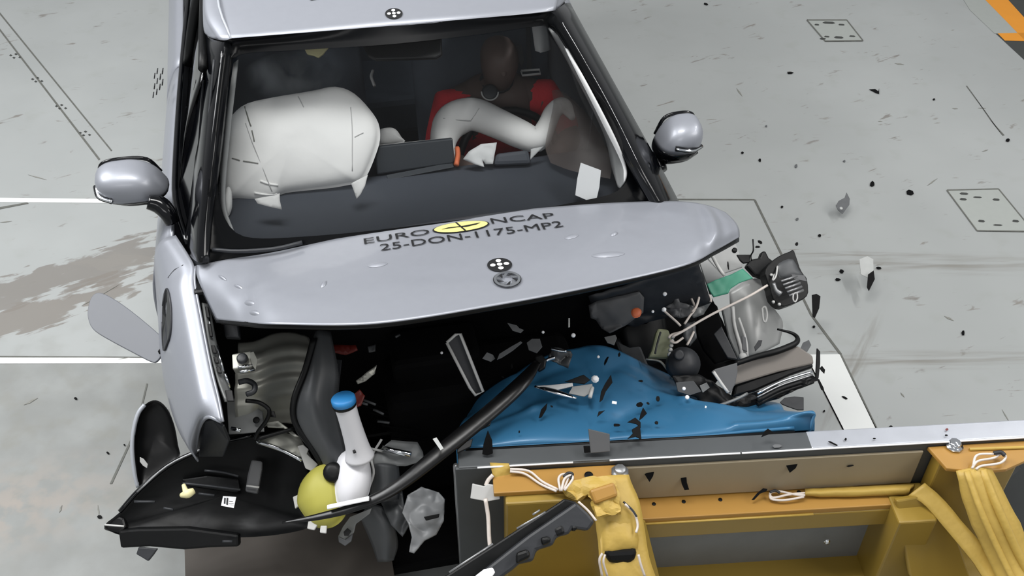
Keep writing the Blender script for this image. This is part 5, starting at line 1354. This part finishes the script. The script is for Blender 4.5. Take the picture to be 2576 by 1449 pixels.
mo = thing('pump_motor', 'round black pump motor resting on the blue barrier edge', 'motor', K(1720, 930, 0.5))
lathe('motor_body', K(1720, 915, 0.66), (0.1, -0.6, 0.8), [(-0.03, 0.050), (0, 0.052), (0.010, 0.050), (0.012, 0.044), (0.022, 0.042), (0.026, 0.030), (0.028, 0.028), (0.032, 0.010)], 'dark', mo, 26)
lathe('motor_hub', K(1708, 893, 0.70), (0.1, -0.6, 0.8), [(0, 0.016), (0.006, 0.016), (0.006, 0.010)], 'dark', mo, 16)
tube('motor_pipe', px([(1625, 903, 0.62), (1658, 908, 0.62), (1675, 925, 0.61), (1690, 945, 0.60)]), 0.004, 'galv', mo, 4, 6)
slab('motor_foot', [(1688, 940), (1712, 946), (1705, 962), (1690, 958)], 'galv', mo, 0.58, (0, -0.5, 0.86), 0.008)
slab('motor_mount', [(1735, 945), (1775, 950), (1790, 985), (1775, 1010), (1745, 985)], 'black', mo, 0.60, (0, -0.5, 0.86), 0.02)

be_ = thing('bumper_end', 'torn bumper end with grey top, dark grille window and chrome strips', 'bumper', K(1920, 1030, 0.3))
nbe = (0.05, -0.6, 0.8)
slab('grey_skin', [(1812, 925), (1855, 912), (1950, 888), (2008, 870), (2045, 895), (2048, 915), (1960, 935), (1850, 968), (1818, 985), (1830, 950)], 'grey_brown', be_, 0.67, nbe, 0.02)
slab('dark_window', [(1850, 968), (1905, 948), (1960, 932), (2044, 908), (2048, 925), (1990, 945), (1900, 985), (1842, 1000)], 'black_shiny', be_, 0.64, nbe, 0.03)
tube('upper_seal', px([(1850, 915, 0.70), (1900, 898, 0.705), (1950, 885, 0.71), (1985, 872, 0.71), (2003, 862, 0.71), (2006, 850, 0.71), (1992, 838, 0.71), (1955, 828, 0.71)]), [0.008, 0.009, 0.010, 0.010, 0.009, 0.007, 0.005, 0.003], 'black', be_, 5, 8)
for (y, z, m, r) in ((0, 0.655, 'chrome', 0.004), (9, 0.645, 'steel', 0.003), (18, 0.635, 'black', 0.008), (26, 0.625, 'black', 0.009)):
    tube('chrome_strip' if m == 'chrome' else 'lower_strip', px([(1905, 990 + y, z), (1960, 962 + y, z), (2010, 945 + y, z), (2044, 935 + y * 0.9, z)]), r, m, be_, 4, 8)
crumple('skirt_and_shade', [(1770, 985), (1800, 990), (1850, 1000), (1905, 985), (1960, 968), (2045, 945), (2062, 955), (2030, 968), (1985, 990), (1960, 1002), (1930, 1010), (1895, 1035), (1870, 1065), (1862, 1048), (1835, 1052), (1800, 1045), (1775, 1025)], 'black', be_, 0.61, nbe, 0.006, 0.008, 18, 3, 11, smooth=False)  # black skirt also covers the dark shadow at its left end
slab('side_plate', [(1790, 935), (1800, 928), (1855, 912), (1856, 935), (1850, 965), (1838, 990), (1828, 985)], 'grey_plastic', be_, 0.71, nbe, 0.01)
tube('side_plate_edge', poly_on([(1795, 935), (1815, 965), (1832, 988)], 0.725, nbe), 0.005, 'light_plastic', be_, 2, 6)
slab('end_fin', [(2056, 875), (2064, 884), (2064, 915), (2060, 952), (2052, 955), (2054, 915)], 'black', be_, 0.66, nbe, 0.01)
crumple('broken_clip_mass', [(1880, 985), (1905, 972), (1915, 990), (1905, 1010), (1885, 1005)], 'shard_light', be_, 0.525, nbe, 0.005, 0.012, 40, 2, 4)
tube('lower_lip_trim', px([(1772, 1018, 0.65), (1800, 1022, 0.65), (1850, 1005, 0.65), (1880, 990, 0.65)]), 0.005, 'primer', be_, 4, 6)
slab('window_chip', [(1760, 970), (1778, 962), (1786, 975), (1768, 988)], 'primer', be_, 0.67, nbe, 0.004)

crumple('dark_corner_mass', [(1690, 945), (1760, 942), (1795, 960), (1840, 995), (1845, 1020), (1830, 1046), (1790, 1035), (1765, 1020), (1755, 1000), (1710, 985)], 'black', be_, 0.64, nbe, 0.006, 0.010, 16, 3, 13)  # black crumpled mass at the inner corner
slab('corner_bracket_plate', [(1700, 962), (1745, 958), (1765, 985), (1735, 995), (1705, 985)], 'primer_dark', be_, 0.67, nbe, 0.005)
sb = thing('steel_bracket', 'bent shiny steel bracket lying on the blue cladding', 'bracket', K(1420, 990, 0.72))
tube('bracket_leg', px([(1345, 972, 0.745), (1395, 985, 0.75), (1450, 1002, 0.75)]), [0.004, 0.010, 0.003], 'chrome', sb, 4, 8, 0.5)
slab('bracket_blade', [(1348, 970), (1385, 968), (1440, 962), (1442, 972), (1400, 982), (1370, 982)], 'steel', sb, 0.75, (0, -0.4, 0.9), 0.005)
slab('bracket_blade', [(1440, 972), (1490, 965), (1492, 985), (1470, 998), (1430, 990)], 'primer', sb, 0.745, (0, -0.4, 0.9), 0.005)
slab('bracket_shadow_plate', [(1420, 960), (1452, 948), (1468, 942), (1485, 955), (1470, 966), (1440, 962)], 'black', sb, 0.74, (0, -0.4, 0.9), 0.005)
bolt(sb, K(1497, 954, 0.745), (0, -0.4, 0.9), 0.008, 'white')
tube('bracket_stub', px([(1490, 975, 0.745), (1484, 1000, 0.745)]), 0.006, 'light_plastic', sb, 1, 6)

mb = thing('metal_bracket', 'crumpled metal bracket at the top of the trim strip', 'bracket', K(1400, 900, 0.74))
crumple('bracket_sheet', [(1382, 890), (1392, 876), (1435, 884), (1440, 892), (1430, 925), (1405, 915), (1380, 905)], 'primer_dark', mb, 0.76, (0, -0.5, 0.86), 0.006, 0.01, 25, 3, 3)
tube('bracket_lip', px([(1372, 908, 0.78), (1385, 902, 0.785), (1395, 900, 0.785)]), 0.006, 'chrome', mb, 3, 6)
tube('bracket_lip', px([(1386, 877, 0.785), (1405, 882, 0.785), (1425, 884, 0.785)]), 0.004, 'chrome', mb, 3, 6)
slab('bracket_clamp', [(1345, 895), (1362, 890), (1375, 905), (1372, 925), (1355, 935)], 'black', mb, 0.79, (0, -0.5, 0.86), 0.02)

# ================================================================== SHARDS
SH = 'broken plastic shards'


def shard(label, pts, m='shard_black', z=0.01, n=None, th=0.003, cat='shard', name='plastic_shard'):
    rng = random.Random(int(pts[0][0] * 7 + pts[0][1]))
    n = n or (rng.uniform(-0.3, 0.3), rng.uniform(-0.7, -0.2), 0.85)
    if z < 0.03: n = (0, 0, 1)
    o = slab(name, pts, m, None, z, n, th)
    if z < 0.03:
        o.location.z = 0.0015 + th / 2 + 0.002
    return tag(o, label, cat, SH)


def chip(label, x, y, w, h, a=0, m='shard_black', z=0.01, th=0.003):
    rng = random.Random(int(x * 3 + y))
    k = 6; pts = []
    ca, sa = math.cos(math.radians(a)), math.sin(math.radians(a))
    for i in range(k):
        t = 2 * math.pi * i / k; r = rng.uniform(0.7, 1.15)
        px_, py_ = w / 2 * r * math.cos(t), h / 2 * r * math.sin(t)
        pts.append((x + px_ * ca - py_ * sa, y + px_ * sa + py_ * ca))
    return shard(label, pts, m, z, None, th, 'shard', 'plastic_chip')


lf = shard('leaf shaped dark grey shard on the floor left of the cover plate', [(2103, 517), (2110, 505), (2125, 497), (2130, 484), (2138, 500), (2137, 515), (2120, 538), (2108, 528)], 'shard_grey', 0.06)
lathe('light_spot', K(2116, 524, 0.066), (0, -0.3, 0.95), [(0, 0.008), (0.002, 0.007)], 'shard_light', lf, 10)
chip('small ragged black chip above the leaf shaped shard', 2195, 461, 15, 16, 30)
chip('curled black chip between leaf shard and cover plate', 2290, 482, 22, 13, 20)
shard('forked black splinter alone in the middle of the right floor', [(2187, 223), (2202, 222), (2210, 228), (2212, 220), (2212, 234), (2203, 231), (2196, 227)])
chip('small black chip at the far right edge of the floor', 2536, 350, 11, 9, -20)
chip('thin black sliver near the upper middle of the right floor', 1988, 181, 16, 5)
chip('tiny black sliver at the top edge right of the car', 1776, 8, 14, 5, 10)
chip('tiny black chip just right of the struck side mirror', 1868, 382, 7, 6)
chip('tiny black chip right of and lower than the mirror chip', 1912, 401, 8, 8)
chip('tiny grey chip level with the struck side mirror', 2003, 415, 7, 10, 30, 'shard_grey')
chip('tiny grey chip above the floor joint corner', 1928, 315, 6, 5, 0, 'shard_grey')
chip('tiny black chip right of the floor joint corner', 1968, 518, 7, 7)
chip('tiny grey chip below the joint corner chip', 2006, 549, 9, 6, 0, 'shard_grey')
chip('tiny black chip far right above centre', 2350, 248, 7, 5)
chip('tiny grey chip right of the leaf shard', 2124, 403, 8, 5, 0, 'shard_grey')
chip('tiny black chip left of the worn tyre mark', 2063, 590, 9, 7)
chip('small black chip floating above the headlamp', 2005, 614, 9, 10, 0, 'shard_black', 0.4)
chip('dark chip just above the flying headlamp plug', 1912, 608, 16, 9, 25, 'shard_black', 0.7)
chip('dark chip between thin wire and headlamp', 1906, 621, 14, 7, 0, 'shard_black', 0.7)
chip('black chip hanging at the bonnet corner', 1850, 604, 10, 17, -15, 'shard_black', 0.9)
chip('black splinter beside the pale rail', 1832, 668, 5, 25, -5, 'shard_black', 0.75)
sg = shard('pale torn fragment with dark tail on the right floor', [(2162, 652), (2182, 644), (2197, 652), (2198, 690), (2186, 700), (2166, 690)], 'shard_light', 0.1)
slab('dark_tail', [(2184, 690), (2198, 680), (2201, 702), (2186, 732), (2181, 722)], 'shard_black', sg, 0.1, (0, -0.3, 0.9), 0.003)
chip('black chip left of the pale torn fragment', 2118, 680, 12, 11)
chip('flat black chip below left of the pale torn fragment', 2108, 701, 17, 8)
chip('black chip touching the right of the pale torn fragment', 2212, 672, 16, 6, 10)
shard('tall tapered black shard beside the floor joint', [(2042, 742), (2054, 739), (2064, 745), (2061, 775), (2050, 800), (2044, 797)], 'shard_black', 0.15)
shard('dark grey leaf shard right of the black seal', [(2014, 876), (2020, 862), (2035, 855), (2041, 868), (2031, 885), (2020, 884)], 'shard_grey', 0.45)
chip('small black chip above the grey leaf shard', 1944, 846, 12, 7, 30, 'shard_black', 0.5)
chip('tiny chip right of the tall tapered shard', 2048, 820, 8, 6)
shard('spiky black star shard by the white strip', [(2062, 926), (2068, 920), (2076, 930), (2074, 940), (2066, 932)], 'shard_black', 0.3)
shard('black pointed shard between bumper end and white strip', [(2056, 955), (2062, 956), (2072, 975), (2074, 984), (2066, 980)], 'shard_black', 0.3)
shard('large black shield shaped shard below the bumper end', [(1962, 1011), (1974, 1000), (1998, 997), (2022, 999), (2022, 1031), (2006, 1031), (1980, 1022), (1966, 1016)], 'dark', 0.35, th=0.006)
chip('small black dash on the white floor strip', 2126, 998, 16, 5, 25)
chip('tiny chip left of the white floor strip', 2074, 1032, 6, 6)
chip('small black chip on the far right floor by the tyre mark', 2424, 835, 9, 12)
chip('tiny chip between white strip and trolley', 2242, 1071, 9, 6)
# over the blue barrier
shard('tall black wedge standing on the blue cladding', [(1508, 1012), (1512, 985), (1522, 965), (1537, 942), (1541, 962), (1524, 985), (1516, 1006)], 'shard_black', 0.74)
shard('slanted black diamond on the blue cladding', [(1355, 1052), (1361, 1030), (1377, 1013), (1374, 1030), (1362, 1050)], 'shard_black', 0.74)
shard('black triangle shard below the steel bracket', [(1502, 1049), (1506, 1035), (1522, 1032)], 'shard_black', 0.74)
chip('flat black chip below the triangle shard', 1551, 1069, 22, 8, 0, 'shard_black', 0.74)
shard('upper black shard of the zigzag pile', [(1608, 1058), (1612, 1040), (1618, 1025), (1628, 1040), (1616, 1052)], 'shard_black', 0.76)
shard('middle black shard of the zigzag pile', [(1578, 1062), (1598, 1050), (1612, 1062), (1612, 1076), (1600, 1066)], 'shard_black', 0.75)
shard('lowest black shard of the zigzag pile', [(1578, 1104), (1592, 1090), (1590, 1080), (1610, 1068), (1614, 1106), (1600, 1098)], 'shard_black', 0.76)
chip('dark chip just right of the zigzag pile', 1652, 1063, 12, 9, 20, 'shard_black', 0.73)
chip('dark chip above right of the zigzag pile', 1608, 1018, 20, 13, -10, 'shard_black', 0.72)
chip('small square dark chip left of the grey bolts', 1655, 1003, 13, 16, 0, 'shard_black', 0.70)
chip('tiny dark chip beside the square dark chip', 1630, 1014, 10, 7, 30, 'shard_black', 0.70)
chip('dark chip high on the blue cladding', 1612, 958, 13, 7, 0, 'shard_black', 0.70)
chip('thin curved dark sliver near the top of the blue cladding', 1524, 908, 8, 28, 25, 'shard_black', 0.72)
chip('dark chip at the left edge of the blue cladding', 1287, 920, 6, 17, 0, 'shard_black', 0.75)
chip('tiny dark chip left of the slanted diamond', 1306, 1086, 5, 9, 0, 'shard_black', 0.74)
chip('tiny dark chip right of the slanted diamond', 1388, 1022, 9, 5, 30, 'shard_black', 0.74)
chip('tiny dark chip on the blue above the strip teeth', 1265, 948, 8, 5, 20, 'shard_black', 0.74)
chip('dark splinter above the pump motor pipe', 1558, 892, 7, 17, 10, 'shard_black', 0.72)
shard('dark arrow shaped shard on the far end of the cladding', [(1915, 1100), (1922, 1086), (1932, 1078), (1948, 1089), (1930, 1094)], 'shard_black', 0.76)
shard('black upright triangle on the rail end', [(1213, 1143), (1216, 1118), (1227, 1083), (1238, 1108), (1240, 1141), (1226, 1146)], 'shard_black', 0.75, (0, -0.8, 0.6), 0.006)
gq = shard('square grey plastic piece standing on the rail', [(1480, 1079), (1534, 1092), (1535, 1136), (1486, 1140)], 'grey_plastic', 0.76, (0.05, -0.75, 0.66), 0.006)
slab('dark_foot', [(1468, 1122), (1484, 1122), (1490, 1138), (1470, 1140)], 'shard_black', gq, 0.745, (0.05, -0.75, 0.66), 0.006)
# bright crumbs
for lab, x, y, r, z in (('white bolt head right of the black wedge on the cladding', 1720, 978, 5, 0.70), ('white bolt head just below the other near the motor mount', 1728, 1000, 6, 0.70), ('tiny white crumb in the dark bay left of the channel frame', 1111, 888, 4, 0.70), ('tiny white crumb in the dark bay above the barrier peak', 1366, 836, 4, 0.80), ('small white crumb above the metal bracket', 1442, 844, 6, 0.80), ('tiny white crumb on top of the blue cladding', 1505, 898, 4, 0.70), ('white crumb beside the grey liner panel', 1642, 784, 4, 0.78), ('grey crumb above the white liner crumb', 1672, 740, 6, 0.80)):
    o = lathe('fastener', K(x, y, z), (0.1, -0.5, 0.86), [(0, r / 890), (r / 1500, r / 920), (r / 1000, r / 1500)], 'white' if 'white' in lab else 'shard_light', None, 10)
    tag(o, lab, 'fastener', 'loose bright fasteners')
shard('small white rectangle lying right of the steel bracket', [(1540, 1008), (1552, 1010), (1551, 1017), (1539, 1015)], 'white', 0.74)
shard('white peg stuck at the lower tip of bumper end', [(1770, 1038), (1774, 1020), (1778, 1022), (1774, 1042)], 'white', 0.70)
shard('thin pale splinter hanging below the bonnet lip', [(1430, 800), (1434, 800), (1434, 823), (1430, 823)], 'shard_light', 0.85)
shard('grey angular scrap under the bonnet centre', [(1276, 812), (1300, 818), (1306, 825), (1318, 830), (1310, 838), (1290, 832)], 'shard_grey', 0.85)
shard('long grey scrap above the left edge of the cladding', [(1250, 905), (1256, 890), (1285, 872), (1310, 858), (1314, 862), (1290, 882), (1262, 900)], 'shard_grey', 0.80)
shard('blocky grey scrap at the top left of the cladding', [(1325, 862), (1338, 852), (1358, 852), (1364, 872), (1350, 888), (1330, 880)], 'shard_grey', 0.80)
shard('rounded grey scrap beside the channel frame', [(1213, 902), (1225, 886), (1240, 892), (1246, 902), (1235, 910)], 'shard_grey', 0.78)
shard('pale glassy scrap left of the fuse box', [(1520, 848), (1548, 842), (1552, 850), (1545, 868), (1528, 862)], 'primer', 0.72)
shard('white stub lying across the long trim strip', [(1088, 1104), (1098, 1100), (1116, 1128), (1108, 1133)], 'shard_light', 0.80)
# on the trolley
bs = shard('black shard with a white corner against the trolley plate', [(1622, 1194), (1632, 1184), (1646, 1186), (1643, 1198), (1634, 1213)], 'shard_black', 0.66, (0, -0.85, 0.5))
slab('white_corner', [(1632, 1184), (1645, 1181), (1644, 1189), (1634, 1190)], 'white', bs, 0.668, (0, -0.85, 0.5), 0.003)
shard('upright rectangular black shard against the trolley plate', [(1712, 1200), (1727, 1200), (1728, 1214), (1734, 1232), (1722, 1233), (1715, 1218)], 'shard_black', 0.62, (0, -0.85, 0.5))
shard('black triangular shard against the trolley plate', [(1974, 1164), (2008, 1165), (2002, 1178), (1987, 1190), (1980, 1176)], 'shard_black', 0.66, (0, -0.85, 0.5))
chip('small dark chip on the trolley flange', 1851, 1217, 9, 13, 0, 'shard_black', 0.57)
shard('hooked black splinter on the trolley flange', [(1890, 1258), (1905, 1240), (1920, 1228), (1931, 1230), (1928, 1236), (1912, 1242), (1897, 1258)], 'shard_black', 0.575)
chip('thin dark sliver near the far post', 2140, 1172, 20, 5, -5, 'shard_black', 0.65)
shard('thin black sliver on the bright rail', [(2083, 1110), (2088, 1109), (2108, 1119), (2106, 1121)], 'shard_black', 0.728, (0, 0, 1))
chip('tiny black chip on the bright rail', 2128, 1104, 5, 8, 0, 'shard_black', 0.728)
chip('tiny black chip right along the bright rail', 2200, 1103, 8, 4, 0, 'shard_black', 0.728)
chip('tiny red chip at the far end of the bright rail', 2382, 1080, 9, 7, 0, 'red_dark', 0.728)
chip('tiny dark chip under the red chip', 2381, 1095, 10, 5, 0, 'shard_black', 0.728)
chip('crushed grey crumb where the rail turns bright', 1955, 1122, 26, 10, 0, 'shard_grey', 0.727)
chip('small dark chip on floor beside the flap', 190, 1000, 9, 7)
chip('tiny black chip at the lower left floor', 270, 1137, 9, 6, 20)
chip('small dark chip left of the black bumper shell', 250, 1298, 14, 8)
chip('tiny dark chip left of the bumper corner cover', 312, 1117, 6, 4)

# ---- thin smoke drifting above the passenger airbag
def smoke():
    c = K(735, 190, 1.24)
    V = []; F = []; n1, n2 = 10, 18
    for i in range(n1 + 1):
        f = -math.pi / 2 + math.pi * i / n1
        for k in range(n2):
            t = 2 * math.pi * k / n2
            V.append(c + CLAT * (0.17 * math.cos(f) * math.cos(t)) + CLON * (0.10 * math.cos(f) * math.sin(t)) + V3((0, 0, 0.07 * math.sin(f))))
    for i in range(n1):
        for k in range(n2):
            F.append((i * n2 + k, i * n2 + (k + 1) % n2, (i + 1) * n2 + (k + 1) % n2, (i + 1) * n2 + k))
    m = bpy.data.materials.new('smoke'); m.use_nodes = True; nt = m.node_tree
    nt.nodes.remove(nt.nodes['Principled BSDF'])
    v = nt.nodes.new('ShaderNodeVolumePrincipled'); v.inputs['Color'].default_value = (0.75, 0.8, 0.85, 1)
    tc = nt.nodes.new('ShaderNodeTexCoord'); n = nt.nodes.new('ShaderNodeTexNoise'); n.inputs['Scale'].default_value = 9; n.inputs['Detail'].default_value = 5; n.inputs['Distortion'].default_value = 0.8
    g = nt.nodes.new('ShaderNodeTexGradient'); g.gradient_type = 'SPHERICAL'
    mp = nt.nodes.new('ShaderNodeMapping'); mp.inputs['Scale'].default_value = (6, 8, 13)
    nt.links.new(tc.outputs['Object'], mp.inputs[0]); nt.links.new(mp.outputs[0], g.inputs[0]); nt.links.new(tc.outputs['Object'], n.inputs['Vector'])
    r = nt.nodes.new('ShaderNodeMapRange'); r.inputs[1].default_value = 0.42; r.inputs[2].default_value = 0.72; r.inputs[3].default_value = 0; r.inputs[4].default_value = 26
    nt.links.new(n.outputs['Fac'], r.inputs[0])
    mm = nt.nodes.new('ShaderNodeMath'); mm.operation = 'MULTIPLY'
    nt.links.new(r.outputs[0], mm.inputs[0]); nt.links.new(g.outputs[1], mm.inputs[1]); nt.links.new(mm.outputs[0], v.inputs['Density'])
    nt.links.new(v.outputs[0], nt.nodes['Material Output'].inputs['Volume'])
    MATS['smoke'] = m
    o = mk('smoke_puff', V, F, 'smoke')
    tag(o, 'thin grey smoke drifting above the passenger airbag', 'smoke', kind='stuff')


smoke()

# ---- wheels
for (u, v) in ((-0.70, 0.10), (0.70, 0.14), (-0.76, 2.25), (0.76, 2.25)):
    w = lathe('wheel', C(u, v, 0.31) - CLAT * 0.09 * (1 if u > 0 else -1), CLAT * (1 if u > 0 else -1), [(0, 0.20), (0.01, 0.29), (0.03, 0.307), (0.15, 0.307), (0.17, 0.29), (0.178, 0.215), (0.165, 0.20)], 'black', car, 36)
    lathe('rim', C(u, v, 0.31) + CLAT * 0.07 * (1 if u > 0 else -1), CLAT * (1 if u > 0 else -1), [(0, 0.20), (0.01, 0.195), (0.0, 0.17), (-0.01, 0.06), (0.012, 0.05), (0.014, 0.01)], 'steel', w, 24)
